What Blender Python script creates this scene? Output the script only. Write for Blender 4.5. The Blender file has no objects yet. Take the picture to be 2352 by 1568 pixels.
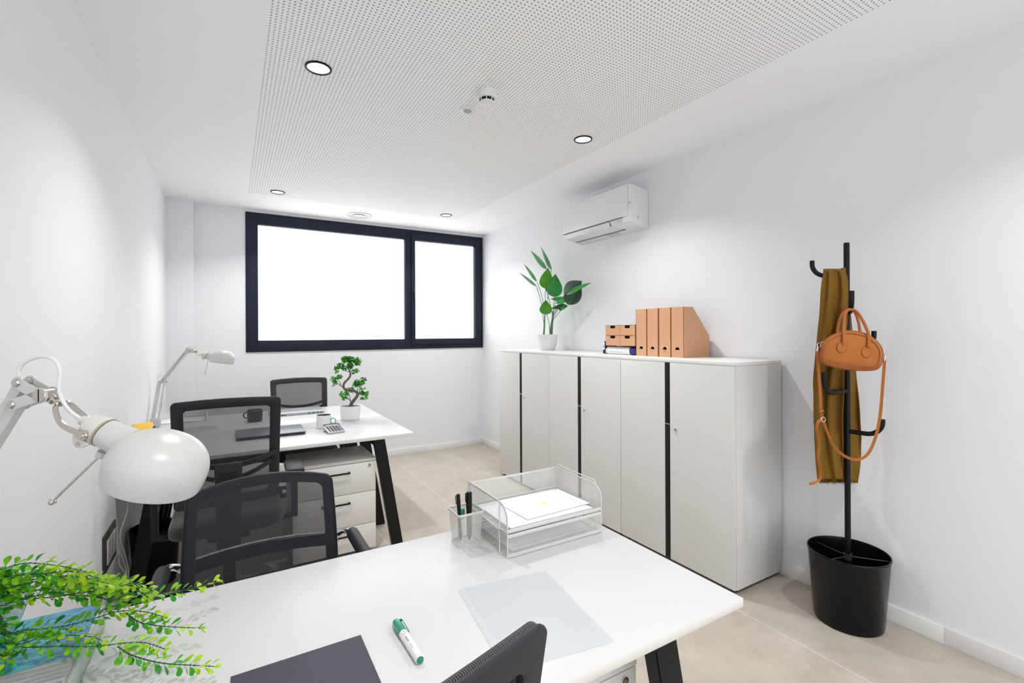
import bpy, bmesh, math, random
from mathutils import Vector, Matrix, noise
random.seed(7)
PI = math.pi
C = bpy.context.scene.collection
sc = bpy.context.scene

# ------------------------------------------------------------------ camera
FOC, CXP, CYP = 1086.15, 1176.0, 765.72          # focal length and principal point in pixels of the 2352 x 1568 frame
YAW, ROLL, CAMZ = 0.53616, -0.004414, 1.38
FWD = Vector((math.sin(YAW), math.cos(YAW), 0)); RGT = Vector((math.cos(YAW), -math.sin(YAW), 0)); UPV = Vector((0, 0, 1))
R2 = RGT * math.cos(ROLL) + UPV * math.sin(ROLL); U2 = RGT * -math.sin(ROLL) + UPV * math.cos(ROLL)
CAM = Vector((0, 0, CAMZ))
cd = bpy.data.cameras.new('camera'); cam = bpy.data.objects.new('camera', cd); C.objects.link(cam)
cd.sensor_width = 36; cd.lens = FOC / 2352 * 36; cd.shift_y = (CYP - 784) / 2352; cd.clip_start = 0.02
cam.matrix_world = Matrix(((R2.x, U2.x, -FWD.x, CAM.x), (R2.y, U2.y, -FWD.y, CAM.y), (R2.z, U2.z, -FWD.z, CAM.z), (0, 0, 0, 1)))
sc.camera = cam

def at(px, py, d):
    """a point read off the photograph, put at its true distance d (metres, along the view)"""
    return CAM + (FWD + R2 * ((px - CXP) / FOC) - U2 * ((py - CYP) / FOC)) * d
def atz(px, py, z):
    v = FWD + R2 * ((px - CXP) / FOC) - U2 * ((py - CYP) / FOC)
    return CAM + v * ((z - CAMZ) / v.z)

# ------------------------------------------------------------------ world, exposure
w = bpy.data.worlds.new('world'); sc.world = w; w.use_nodes = True
w.node_tree.nodes['Background'].inputs[0].default_value = (0.93, 0.96, 1.0, 1)
w.node_tree.nodes['Background'].inputs[1].default_value = 1.2
sc.view_settings.view_transform = 'Standard'; sc.view_settings.look = 'None'
sc.view_settings.gamma = 1; sc.view_settings.use_curve_mapping = False
sc.view_settings.exposure = 0.62
LAMP_W = 6.6        # watts of one ceiling downlight
WIN_E = 1.75          # emission of the frosted panes lit by the daylight behind them

# ------------------------------------------------------------------ materials
def mat(name, col, rough=0.5, metal=0.0, spec=0.5, bump=0.0, bscale=200, var=0.0, vscale=8, coat=0.0, trans=0.0, sheen=0.0, sub=0.0):
    m = bpy.data.materials.new(name); m.use_nodes = True
    nt = m.node_tree; b = nt.nodes['Principled BSDF']
    b.inputs['Base Color'].default_value = (*col, 1); b.inputs['Roughness'].default_value = rough
    b.inputs['Metallic'].default_value = metal; b.inputs['Specular IOR Level'].default_value = spec
    b.inputs['Coat Weight'].default_value = coat; b.inputs['Transmission Weight'].default_value = trans
    b.inputs['Sheen Weight'].default_value = sheen
    tc = nt.nodes.new('ShaderNodeTexCoord')
    if var > 0:
        n = nt.nodes.new('ShaderNodeTexNoise'); n.inputs['Scale'].default_value = vscale; n.inputs['Detail'].default_value = 5
        nt.links.new(tc.outputs['Object'], n.inputs['Vector'])
        mx = nt.nodes.new('ShaderNodeMix'); mx.data_type = 'RGBA'
        mx.inputs['A'].default_value = (*[c * (1 - var) for c in col], 1); mx.inputs['B'].default_value = (*[min(1, c * (1 + var)) for c in col], 1)
        nt.links.new(n.outputs['Fac'], mx.inputs['Factor']); nt.links.new(mx.outputs['Result'], b.inputs['Base Color'])
    if bump > 0:
        n = nt.nodes.new('ShaderNodeTexNoise'); n.inputs['Scale'].default_value = bscale; n.inputs['Detail'].default_value = 3
        nt.links.new(tc.outputs['Object'], n.inputs['Vector'])
        bp = nt.nodes.new('ShaderNodeBump'); bp.inputs['Strength'].default_value = bump; bp.inputs['Distance'].default_value = 0.002
        nt.links.new(n.outputs['Fac'], bp.inputs['Height']); nt.links.new(bp.outputs['Normal'], b.inputs['Normal'])
    return m
def emit(name, col, s):
    m = bpy.data.materials.new(name); m.use_nodes = True; nt = m.node_tree
    nt.nodes.remove(nt.nodes['Principled BSDF']); e = nt.nodes.new('ShaderNodeEmission')
    e.inputs[0].default_value = (*col, 1); e.inputs[1].default_value = s
    nt.links.new(e.outputs[0], nt.nodes['Material Output'].inputs[0]); return m
def M(nt, op, a, b=None, c=None):
    n = nt.nodes.new('ShaderNodeMath'); n.operation = op
    for i, v in enumerate((a, b, c)):
        if v is None: continue
        if isinstance(v, (int, float)): n.inputs[i].default_value = v
        else: nt.links.new(v, n.inputs[i])
    return n.outputs[0]

WALL = mat('painted_wall', (0.83, 0.84, 0.865), 0.6, bump=0.04, bscale=350)
# ceiling: plasterboard with a field of drilled holes showing the dark fleece behind
CEIL = mat('perforated_ceiling', (0.80, 0.805, 0.815), 0.7)
nt = CEIL.node_tree; tc = nt.nodes.new('ShaderNodeTexCoord'); sp = nt.nodes.new('ShaderNodeSeparateXYZ'); nt.links.new(tc.outputs['Object'], sp.inputs[0])
def cell(o, off, p): return M(nt, 'SUBTRACT', M(nt, 'FRACT', M(nt, 'DIVIDE', M(nt, 'ADD', o, off), p)), 0.5)
PITCH = 0.018
cx_ = cell(sp.outputs[0], 10 * PITCH * 100 - 0.128, PITCH); cy_ = cell(sp.outputs[1], 10 * PITCH * 100 - 0.004, PITCH)
hole = M(nt, 'LESS_THAN', M(nt, 'MAXIMUM', M(nt, 'ABSOLUTE', cx_), M(nt, 'ABSOLUTE', cy_)), 0.175)
inx = M(nt, 'MULTIPLY', M(nt, 'GREATER_THAN', sp.outputs[0], 0.126), M(nt, 'LESS_THAN', sp.outputs[0], 2.107))
iny = M(nt, 'LESS_THAN', sp.outputs[1], 4.67)
holef = M(nt, 'MULTIPLY', hole, M(nt, 'MULTIPLY', inx, iny))
mx = nt.nodes.new('ShaderNodeMix'); mx.data_type = 'RGBA'; mx.inputs['A'].default_value = (0.93, 0.935, 0.95, 1); mx.inputs['B'].default_value = (0.26, 0.235, 0.20, 1)
nt.links.new(holef, mx.inputs['Factor']); nt.links.new(mx.outputs['Result'], nt.nodes['Principled BSDF'].inputs['Base Color'])
# floor tiles 0.64 m wide, 0.64.. long with pale joints
FLOOR = mat('porcelain_tile', (0.5, 0.45, 0.4), 0.5, spec=0.35)
nt = FLOOR.node_tree; b = nt.nodes['Principled BSDF']; tc = nt.nodes.new('ShaderNodeTexCoord'); sp = nt.nodes.new('ShaderNodeSeparateXYZ'); nt.links.new(tc.outputs['Object'], sp.inputs[0])
gx = M(nt, 'FRACT', M(nt, 'DIVIDE', M(nt, 'ADD', sp.outputs[0], 6.4 - 1.495), 0.6425))
gy = M(nt, 'FRACT', M(nt, 'DIVIDE', M(nt, 'ADD', sp.outputs[1], 13.0 - 4.178), 1.3))
def line(g, p): return M(nt, 'GREATER_THAN', M(nt, 'ABSOLUTE', M(nt, 'SUBTRACT', g, 0.5)), 0.5 - 0.0016 / p)
gl = M(nt, 'MAXIMUM', line(gx, 0.6425), line(gy, 1.3))
n1 = nt.nodes.new('ShaderNodeTexNoise'); n1.inputs['Scale'].default_value = 5.5; n1.inputs['Detail'].default_value = 8; n1.inputs['Roughness'].default_value = 0.72
nt.links.new(tc.outputs['Object'], n1.inputs['Vector'])
cr = nt.nodes.new('ShaderNodeValToRGB'); cr.color_ramp.elements[0].position = 0.3; cr.color_ramp.elements[0].color = (0.41, 0.36, 0.30, 1)
cr.color_ramp.elements[1].position = 0.72; cr.color_ramp.elements[1].color = (0.55, 0.49, 0.425, 1); nt.links.new(n1.outputs['Fac'], cr.inputs[0])
mx = nt.nodes.new('ShaderNodeMix'); mx.data_type = 'RGBA'; mx.inputs['B'].default_value = (0.74, 0.69, 0.62, 1)
nt.links.new(gl, mx.inputs['Factor']); nt.links.new(cr.outputs[0], mx.inputs['A']); nt.links.new(mx.outputs['Result'], b.inputs['Base Color'])
nt.links.new(M(nt, 'MULTIPLY_ADD', n1.outputs['Fac'], 0.25, 0.33), b.inputs['Roughness'])

SKIRT = mat('baseboard_white', (0.80, 0.80, 0.79), 0.35)
WFRAME = mat('anthracite_aluminium', (0.013, 0.019, 0.036), 0.45, spec=0.22)
PANE = emit('frosted_glass_daylight', (0.985, 0.99, 1.0), WIN_E)
DESK = mat('white_laminate', (0.62, 0.625, 0.63), 0.32, spec=0.4)
EDGE = mat('laminate_edge', (0.72, 0.70, 0.66), 0.45)
BLK = mat('black_powder_coat', (0.006, 0.006, 0.007), 0.42, spec=0.22)
BLKG = mat('black_gloss_metal', (0.003, 0.003, 0.004), 0.22, spec=0.22)
CAB = mat('cabinet_melamine', (0.72, 0.715, 0.705), 0.42, spec=0.4)
CABTOP = mat('cabinet_top', (0.84, 0.84, 0.835), 0.35)
PED = mat('pedestal_melamine', (0.74, 0.72, 0.69), 0.45)
STRIP = mat('black_handle_strip', (0.014, 0.012, 0.013), 0.5, spec=0.2)
DARKGAP = mat('dark_gap', (0.02, 0.02, 0.02), 0.9)
CHROME = mat('chrome', (0.82, 0.82, 0.84), 0.08, metal=1)
NICKEL = mat('nickel', (0.62, 0.56, 0.51), 0.2, metal=1)
LAMPW = mat('lamp_white_enamel', (0.60, 0.60, 0.58), 0.3, spec=0.5)
LAMPP = mat('lamp_white_plastic', (0.68, 0.66, 0.61), 0.35)
PLBK = mat('chair_plastic', (0.017, 0.0175, 0.021), 0.45, spec=0.25)
PLGR = mat('chair_frame_grey', (0.02, 0.022, 0.027), 0.45, spec=0.3)
FABK = mat('chair_fabric', (0.018, 0.018, 0.022), 0.9, bump=0.3, bscale=900, sheen=0.3)
KRAFT = mat('kraft_board', (0.65, 0.36, 0.20), 0.8, var=0.07, vscale=90)
KRAFTD = mat('kraft_board_edge', (0.42, 0.22, 0.11), 0.8)
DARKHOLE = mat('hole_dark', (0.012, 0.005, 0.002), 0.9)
WHP = mat('white_plastic', (0.80, 0.80, 0.80), 0.35)
WHP2 = mat('white_plastic_grey', (0.60, 0.61, 0.62), 0.35)
ACW = mat('ac_white', (0.80, 0.81, 0.82), 0.28, spec=0.5)
CERAM = mat('white_ceramic', (0.80, 0.80, 0.80), 0.25, coat=0.3)
PAPER = mat('paper', (0.84, 0.84, 0.86), 0.7)
SOIL = mat('soil', (0.045, 0.03, 0.022), 0.95, bump=1, bscale=120, var=0.4, vscale=90)
BARK = mat('bark', (0.15, 0.115, 0.085), 0.85, bump=0.8, bscale=140, var=0.35, vscale=60)
GMUG = mat('green_glaze', (0.02, 0.075, 0.045), 0.25)
GRING = mat('green_handle', (0.04, 0.30, 0.16), 0.3)
DMUG = mat('dark_green_stoneware', (0.018, 0.045, 0.042), 0.35)
LAPD = mat('laptop_dark_lid', (0.20, 0.22, 0.26), 0.35, metal=0.6)
LAPN = mat('laptop_navy_base', (0.012, 0.018, 0.035), 0.4)
LAPS = mat('laptop_silver', (0.58, 0.60, 0.64), 0.32, metal=0.7)
YEL = mat('yellow_note', (0.86, 0.56, 0.06), 0.7)
BLUEP = mat('blue_plastic', (0.008, 0.02, 0.35), 0.3)
GREENM = mat('marker_green', (0.0, 0.27, 0.13), 0.3, coat=0.3)
PADM = mat('grey_cover', (0.066, 0.066, 0.092), 0.6, spec=0.2, bump=0.05, bscale=300)
SCARF = mat('ochre_scarf', (0.20, 0.105, 0.018), 0.95, bump=0.15, bscale=700, var=0.14, vscale=12, spec=0.1)
SUEDE = mat('tan_suede', (0.40, 0.135, 0.035), 0.9, bump=0.1, bscale=500, var=0.14, vscale=25, spec=0.2)
SUEDED = mat('tan_suede_edge', (0.30, 0.10, 0.03), 0.8)
NAVY = mat('navy_cloth', (0.012, 0.02, 0.16), 0.6)
MUGIN = GMUG
CABLE = mat('grey_cable', (0.42, 0.41, 0.38), 0.5)
REFL = emit('lamp_reflector_glow', (1.0, 0.99, 0.97), 2.2)
HOT = emit('led', (1.0, 0.98, 0.95), 12)
LENS = mat('sensor_lens', (0.42, 0.44, 0.45), 0.35)
SOCK = mat('socket_module', (0.62, 0.60, 0.58), 0.25, metal=0.3)

def leafmat(name, c0, c1, rough=0.4, tr=0.25, scale=60):
    m = bpy.data.materials.new(name); m.use_nodes = True; nt = m.node_tree; b = nt.nodes['Principled BSDF']
    tc = nt.nodes.new('ShaderNodeTexCoord'); n = nt.nodes.new('ShaderNodeTexNoise'); n.inputs['Scale'].default_value = scale; nt.links.new(tc.outputs['Object'], n.inputs['Vector'])
    cr = nt.nodes.new('ShaderNodeValToRGB'); cr.color_ramp.elements[0].position = 0.35; cr.color_ramp.elements[1].position = 0.65
    cr.color_ramp.elements[0].color = (*c0, 1); cr.color_ramp.elements[1].color = (*c1, 1)
    nt.links.new(n.outputs['Fac'], cr.inputs[0]); nt.links.new(cr.outputs[0], b.inputs['Base Color']); b.inputs['Roughness'].default_value = rough
    t = nt.nodes.new('ShaderNodeBsdfTranslucent'); nt.links.new(cr.outputs[0], t.inputs[0])
    ms = nt.nodes.new('ShaderNodeMixShader'); ms.inputs[0].default_value = tr
    nt.links.new(b.outputs[0], ms.inputs[1]); nt.links.new(t.outputs[0], ms.inputs[2]); nt.links.new(ms.outputs[0], nt.nodes['Material Output'].inputs[0]); return m
LEAF1 = leafmat('boxwood_green', (0.07, 0.38, 0.012), (0.27, 0.66, 0.02), 0.35, 0.3)
LEAF1Y = leafmat('boxwood_tip', (0.30, 0.62, 0.012), (0.55, 0.78, 0.02), 0.35, 0.3)
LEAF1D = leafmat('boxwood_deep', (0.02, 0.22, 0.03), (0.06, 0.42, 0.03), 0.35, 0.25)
LEAF2 = leafmat('strelitzia_leaf', (0.012, 0.22, 0.025), (0.025, 0.33, 0.04), 0.35, 0.2, 9)
LEAF2B = leafmat('strelitzia_leaf_bright', (0.05, 0.28, 0.01), (0.09, 0.36, 0.015), 0.4, 0.3, 9)
LEAF2G = leafmat('strelitzia_leaf_pale', (0.12, 0.36, 0.15), (0.20, 0.46, 0.24), 0.45, 0.45, 9)
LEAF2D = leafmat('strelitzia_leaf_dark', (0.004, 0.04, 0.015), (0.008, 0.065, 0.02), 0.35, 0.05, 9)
LEAF3 = leafmat('ficus_leaf', (0.018, 0.19, 0.03), (0.10, 0.45, 0.04), 0.35, 0.3, 45)
STEMG = mat('green_stem', (0.09, 0.25, 0.08), 0.5)
STEMD = mat('dark_stem', (0.02, 0.09, 0.03), 0.5)

def alphamat(name, col, kind, rough=0.5, open_=0.35, p=0.0048):
    """sheet material with real holes: kind 'diamond' (expanded metal) or 'weave' (chair mesh)"""
    m = bpy.data.materials.new(name); m.use_nodes = True; nt = m.node_tree; b = nt.nodes['Principled BSDF']
    b.inputs['Base Color'].default_value = (*col, 1); b.inputs['Roughness'].default_value = rough
    uv = nt.nodes.new('ShaderNodeUVMap'); uv.uv_map = 'UVMap'; s = nt.nodes.new('ShaderNodeSeparateXYZ'); nt.links.new(uv.outputs[0], s.inputs[0])
    if kind == 'diamond':
        q = p * 0.62
        a = M(nt, 'ADD', M(nt, 'DIVIDE', s.outputs[0], p), M(nt, 'DIVIDE', s.outputs[1], q)); c = M(nt, 'SUBTRACT', M(nt, 'DIVIDE', s.outputs[0], p), M(nt, 'DIVIDE', s.outputs[1], q))
        def w_(o): return M(nt, 'ABSOLUTE', M(nt, 'SUBTRACT', M(nt, 'FRACT', o), 0.5))
        solid = M(nt, 'GREATER_THAN', M(nt, 'MAXIMUM', w_(a), w_(c)), 0.5 - open_)
    else:
        def w_(o, pp): return M(nt, 'ABSOLUTE', M(nt, 'SUBTRACT', M(nt, 'FRACT', M(nt, 'DIVIDE', o, pp)), 0.5))
        solid = M(nt, 'GREATER_THAN', M(nt, 'MAXIMUM', w_(s.outputs[0], p), w_(s.outputs[1], p * 1.1)), 0.5 - open_)
    t = nt.nodes.new('ShaderNodeBsdfTransparent'); ms = nt.nodes.new('ShaderNodeMixShader')
    nt.links.new(solid, ms.inputs[0]); nt.links.new(t.outputs[0], ms.inputs[1]); nt.links.new(b.outputs[0], ms.inputs[2])
    nt.links.new(ms.outputs[0], nt.nodes['Material Output'].inputs[0]); return m
WIREMESH = alphamat('white_expanded_metal', (0.70, 0.70, 0.67), 'diamond', 0.4, 0.13, 0.0062)
CHMESH = alphamat('chair_mesh', (0.036, 0.037, 0.046), 'weave', 0.8, 0.235, 0.0014)
def glassy(name, col, rough, mixf, gl=0.08):
    m = bpy.data.materials.new(name); m.use_nodes = True; nt = m.node_tree; b = nt.nodes['Principled BSDF']
    b.inputs['Base Color'].default_value = (*col, 1); b.inputs['Roughness'].default_value = rough
    t = nt.nodes.new('ShaderNodeBsdfTransparent'); t.inputs[0].default_value = (0.97, 0.99, 0.98, 1); ms = nt.nodes.new('ShaderNodeMixShader'); ms.inputs[0].default_value = mixf
    nt.links.new(t.outputs[0], ms.inputs[1]); nt.links.new(b.outputs[0], ms.inputs[2]); nt.links.new(ms.outputs[0], nt.nodes['Material Output'].inputs[0]); return m
ACRYL = glassy('clear_acrylic', (0.9, 0.95, 0.93), 0.05, 0.22)
ACRYLE = glassy('acrylic_edge', (0.62, 0.72, 0.69), 0.1, 0.6)
SLEEVE = glassy('clear_sleeve', (0.72, 0.745, 0.80), 0.15, 0.4)
SLEEVE2 = glassy('clear_sleeve_strip', (0.74, 0.76, 0.80), 0.2, 0.6)

# ------------------------------------------------------------------ mesh helpers
def nb(): return bmesh.new()
def _merge(bm, t, mi=0, mtx=None, smooth=True):
    if mtx is not None: bmesh.ops.transform(t, matrix=mtx, verts=t.verts)
    bmesh.ops.recalc_face_normals(t, faces=t.faces)
    mp = {}
    for v in t.verts: mp[v] = bm.verts.new(v.co)
    for f in t.faces:
        try:
            nf = bm.faces.new([mp[v] for v in f.verts]); nf.material_index = mi; nf.smooth = smooth
        except ValueError: pass
    t.free()
def box(bm, x0, y0, z0, x1, y1, z1, bev=0.0, mi=0, seg=2, mtx=None):
    t = bmesh.new(); bmesh.ops.create_cube(t, size=1)
    for v in t.verts: v.co = Vector(((x0 + x1) / 2 + v.co.x * (x1 - x0), (y0 + y1) / 2 + v.co.y * (y1 - y0), (z0 + z1) / 2 + v.co.z * (z1 - z0)))
    if bev > 0: bmesh.ops.bevel(t, geom=t.edges[:], offset=min(bev, 0.49 * min(abs(x1 - x0), abs(y1 - y0), abs(z1 - z0))), segments=seg, affect='EDGES', profile=0.5)
    _merge(bm, t, mi, mtx)
def catmull(pts, n=6, closed=False):
    P = [Vector(p) for p in pts]; out = []; L = len(P)
    rng = range(L if closed else L - 1)
    for i in rng:
        g = (lambda k: P[k % L]) if closed else (lambda k: P[max(0, min(L - 1, k))])
        p0, p1, p2, p3 = g(i - 1), g(i), g(i + 1), g(i + 2)
        for j in range(n):
            t = j / n
            out.append(0.5 * ((2 * p1) + (p2 - p0) * t + (2 * p0 - 5 * p1 + 4 * p2 - p3) * t * t + (3 * p1 - p0 - 3 * p2 + p3) * t ** 3))
    if not closed: out.append(P[-1])
    return out
def tube(bm, pts, r, n=10, mi=0, smooth=0, closed=False, cap=True, flat=None):
    """r: number or list of radii; flat=(w, t, normal) makes a ribbon section"""
    P = [Vector(p) for p in pts]
    R = r if isinstance(r, (list, tuple)) else [r] * len(P)
    if smooth:
        L0 = len(P); P = catmull(P, smooth, closed)
        R = [R[min(L0 - 1, int(k / smooth))] + (R[min(L0 - 1, int(k / smooth) + 1)] - R[min(L0 - 1, int(k / smooth))]) * ((k % smooth) / smooth) for k in range(len(P))]
    t = bmesh.new(); rings = []; N = len(P); up = None
    for i in range(N):
        a = P[(i - 1) % N] if closed else P[max(0, i - 1)]; b = P[(i + 1) % N] if closed else P[min(N - 1, i + 1)]
        T = (b - a)
        if T.length < 1e-9: T = Vector((0, 0, 1))
        T.normalize()
        if flat is not None:
            u = Vector(flat[2]); u = (u - T * u.dot(T)); u = u.normalized() if u.length > 1e-6 else T.orthogonal().normalized()
        elif up is None: u = T.orthogonal().normalized()
        else:
            u = up - T * up.dot(T); u = u.normalized() if u.length > 1e-6 else T.orthogonal().normalized()
        up = u; v = T.cross(u)
        if flat is not None:
            h, k = flat[1] / 2, flat[0] / 2
            rings.append([t.verts.new(P[i] + u * sx * h + v * sy * k) for sx, sy in ((-1, -1), (1, -1), (1, 1), (-1, 1))])
        else:
            rings.append([t.verts.new(P[i] + (u * math.cos(2 * PI * j / n) + v * math.sin(2 * PI * j / n)) * R[i]) for j in range(n)])
    m_ = len(rings[0])
    for i in range(N if closed else N - 1):
        A, B = rings[i], rings[(i + 1) % N]
        for j in range(m_): t.faces.new((A[j], A[(j + 1) % m_], B[(j + 1) % m_], B[j]))
    if cap and not closed: t.faces.new(rings[0][::-1]); t.faces.new(rings[-1])
    _merge(bm, t, mi)
def lathe(bm, prof, c=(0, 0, 0), axis=(0, 0, 1), n=32, mi=0, sx=1.0, sy=1.0, xdir=None):
    """prof: (radius, height) list; revolved about axis through c"""
    A = Vector(axis).normalized(); u = A.orthogonal().normalized() if xdir is None else Vector(xdir).normalized()
    if xdir is None and abs(A.z) > 0.999: u = Vector((1, 0, 0))
    v = A.cross(u); c = Vector(c); t = bmesh.new(); rings = []
    for r, h in prof:
        if r < 1e-6: rings.append([t.verts.new(c + A * h)])
        else: rings.append([t.verts.new(c + A * h + (u * math.cos(2 * PI * j / n) * sx + v * math.sin(2 * PI * j / n) * sy) * r) for j in range(n)])
    for a, b in zip(rings, rings[1:]):
        for j in range(n):
            k = (j + 1) % n
            if len(a) == 1 and len(b) == 1: continue
            if len(a) == 1: t.faces.new((a[0], b[k], b[j]))
            elif len(b) == 1: t.faces.new((a[j], a[k], b[0]))
            else: t.faces.new((a[j], a[k], b[k], b[j]))
    _merge(bm, t, mi)
def cyl(bm, a, b, r, n=20, mi=0, r2=None, bev=0):
    a = Vector(a); b = Vector(b); L = (b - a).length; r2 = r if r2 is None else r2
    if bev: lathe(bm, [(0, 0), (r - bev, 0), (r, bev), (r2, L - bev), (r2 - bev, L), (0, L)], a, b - a, n, mi)
    else: lathe(bm, [(0, 0), (r, 0), (r2, L), (0, L)], a, b - a, n, mi)
def prism(bm, poly, o, ex, ey, ez, th, mi=0, bev=0.0, seg=2):
    """poly in the (ex, ey) plane from o, extruded th along ez"""
    t = bmesh.new(); o, ex, ey, ez = map(Vector, (o, ex, ey, ez))
    vs = [t.verts.new(o + ex * p[0] + ey * p[1]) for p in poly]; f = t.faces.new(vs)
    r = bmesh.ops.extrude_face_region(t, geom=[f]); nv = [g for g in r['geom'] if isinstance(g, bmesh.types.BMVert)]
    bmesh.ops.translate(t, verts=nv, vec=ez * th)
    if bev: bmesh.ops.bevel(t, geom=t.edges[:], offset=bev, segments=seg, affect='EDGES', profile=0.5)
    _merge(bm, t, mi)
def grid(bm, fn, nu, nv, mi=0, closed_u=False):
    t = bmesh.new(); V = [[t.verts.new(fn(i / nu, j / nv)) for j in range(nv + 1)] for i in range(nu + (0 if closed_u else 1))]
    L = len(V)
    for i in range(nu):
        for j in range(nv): t.faces.new((V[i][j], V[(i + 1) % L][j], V[(i + 1) % L][j + 1], V[i][j + 1]))
    mp = {}
    for v in t.verts: mp[v] = bm.verts.new(v.co)
    for f in t.faces:
        nf = bm.faces.new([mp[v] for v in f.verts]); nf.material_index = mi; nf.smooth = True
    t.free()
def rrect(w, h, r, n=6, cx=0, cy=0):
    out = []
    for (sx, sy, a0) in ((1, 1, 0), (-1, 1, 90), (-1, -1, 180), (1, -1, 270)):
        for k in range(n + 1):
            a = math.radians(a0 + 90 * k / n); out.append((cx + sx * (w / 2 - r) + r * math.cos(a), cy + sy * (h / 2 - r) + r * math.sin(a)))
    return out
def frame_ring(bm, outer, inner, fn, th, mi=0, d0=0.0):
    """ring between two outlines of equal count; fn(a, b, d) places a point at depth d"""
    t = bmesh.new(); n = len(outer); O = [[t.verts.new(fn(p[0], p[1], d)) for p in outer] for d in (d0, d0 + th)]; I = [[t.verts.new(fn(p[0], p[1], d)) for p in inner] for d in (d0, d0 + th)]
    for i in range(n):
        k = (i + 1) % n
        t.faces.new((O[0][i], O[0][k], I[0][k], I[0][i])); t.faces.new((O[1][i], I[1][i], I[1][k], O[1][k]))
        t.faces.new((O[0][i], O[1][i], O[1][k], O[0][k])); t.faces.new((I[0][i], I[0][k], I[1][k], I[1][i]))
    bmesh.ops.recalc_face_normals(t, faces=t.faces)
    eb = [e for e in t.edges if e.calc_face_angle(0) > 0.9]
    bmesh.ops.bevel(t, geom=eb, offset=min(0.005, th * 0.35), segments=2, affect='EDGES', profile=0.5)
    _merge(bm, t, mi)

def thing(name, label, cat, loc=(0, 0, 0), rotz=0, group=None):
    o = bpy.data.objects.new(name, None); C.objects.link(o); o.empty_display_size = 0.05
    o.location = loc; o.rotation_euler = (0, 0, rotz); o['label'] = label; o['category'] = cat
    if group: o['group'] = group
    return o
def obj(name, bm, mats, parent=None, world=False, sharp=38, root=None):
    """link the bmesh as one object. world=True: the shape was given in world coordinates"""
    if world and parent is not None:
        r = parent
        while r.parent: r = r.parent
        bmesh.ops.transform(bm, matrix=(Matrix.Translation(r.location) @ r.rotation_euler.to_matrix().to_4x4()).inverted(), verts=bm.verts)
    loc = Vector((0, 0, 0))
    if parent is None and world and bm.verts:
        xs = [v.co for v in bm.verts]
        loc = Vector(((min(v.x for v in xs) + max(v.x for v in xs)) / 2, (min(v.y for v in xs) + max(v.y for v in xs)) / 2, min(v.z for v in xs)))
        bmesh.ops.translate(bm, verts=bm.verts, vec=-loc)
    uv = bm.loops.layers.uv.new('UVMap'); bm.normal_update()
    for f in bm.faces:
        n = f.normal; ax = max(range(3), key=lambda k: abs(n[k]))
        for l in f.loops:
            c = l.vert.co; l[uv].uv = (c.y, c.z) if ax == 0 else ((c.x, c.z) if ax == 1 else (c.x, c.y))
    for e in bm.edges:
        if len(e.link_faces) == 2 and e.calc_face_angle(0) > math.radians(sharp): e.smooth = False
    me = bpy.data.meshes.new(name); bm.to_mesh(me); bm.free()
    for m in (mats if isinstance(mats, (list, tuple)) else [mats]): me.materials.append(m)
    o = bpy.data.objects.new(name, me); C.objects.link(o); o.location = loc
    if parent is not None: o.parent = parent
    return o
def tag(o, label, cat, group=None):
    o['label'] = label; o['category'] = cat
    if group: o['group'] = group
    return o
def struct(name, bm, m, **k):
    o = obj(name, bm, m, **k)
    if k.get('parent') is None: o['kind'] = 'structure'
    return o
def dup(o, parent=None):
    c = o.copy(); C.objects.link(c)
    if parent is not None: c.parent = parent
    for ch in list(o.children): dup(ch, c)
    return c
def dupthing(o, loc, rotz, label, group=None):
    c = dup(o); c.location = loc; c.rotation_euler = (0, 0, rotz); c['label'] = label
    if group: c['group'] = group
    return c
def text(bm, s, size, o, ex, ey, mi=0, align='CENTER', th=0.0):
    """flat lettering: baseline direction ex, up ey, at o"""
    cu = bpy.data.curves.new('t', 'FONT'); cu.body = s; cu.size = size; cu.align_x = align; cu.align_y = 'CENTER'; cu.extrude = th
    to = bpy.data.objects.new('t', cu); C.objects.link(to); dg = bpy.context.evaluated_depsgraph_get(); dg.update()
    me = bpy.data.meshes.new_from_object(to.evaluated_get(dg)); ex = Vector(ex).normalized(); ey = Vector(ey).normalized(); ez = ex.cross(ey); o = Vector(o)
    vs = [bm.verts.new(o + ex * v.co.x + ey * v.co.y + ez * v.co.z) for v in me.vertices]
    for p in me.polygons:
        try: f = bm.faces.new([vs[i] for i in p.vertices]); f.material_index = mi
        except ValueError: pass
    bpy.data.objects.remove(to); bpy.data.curves.remove(cu); bpy.data.meshes.remove(me)

# ------------------------------------------------------------------ the room
XL, XR, YB, YF, ZC = -0.497, 2.712, 5.286, -1.7, 2.605
b = nb(); box(b, XL - 0.15, YF, -0.12, XR + 0.15, YB + 0.2, 0); struct('floor', b, FLOOR)
b = nb(); box(b, XL - 0.15, YF, ZC, XR + 0.15, YB + 0.2, ZC + 0.12); struct('ceiling', b, CEIL)
b = nb(); box(b, XL - 0.15, YF, 0, XL, YB, ZC); struct('wall_left', b, WALL)
b = nb(); box(b, XR, YF, 0, XR + 0.15, YB, ZC); struct('wall_right', b, WALL)
WX0, WX1, WZ0, WZ1 = 0.124, XR, 1.208, 2.58
b = nb(); box(b, XL - 0.15, YB, 0, XR + 0.15, YB + 0.2, WZ0); box(b, XL - 0.15, YB, WZ0, WX0, YB + 0.2, ZC); box(b, WX0, YB, WZ1, XR + 0.15, YB + 0.2, ZC)
box(b, XR, YB, WZ0, XR + 0.15, YB + 0.2, WZ1); struct('wall_back', b, WALL)
b = nb(); box(b, XL, 5.19, 0, -0.293, YB, ZC); struct('trim_1', b, WALL)
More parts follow.
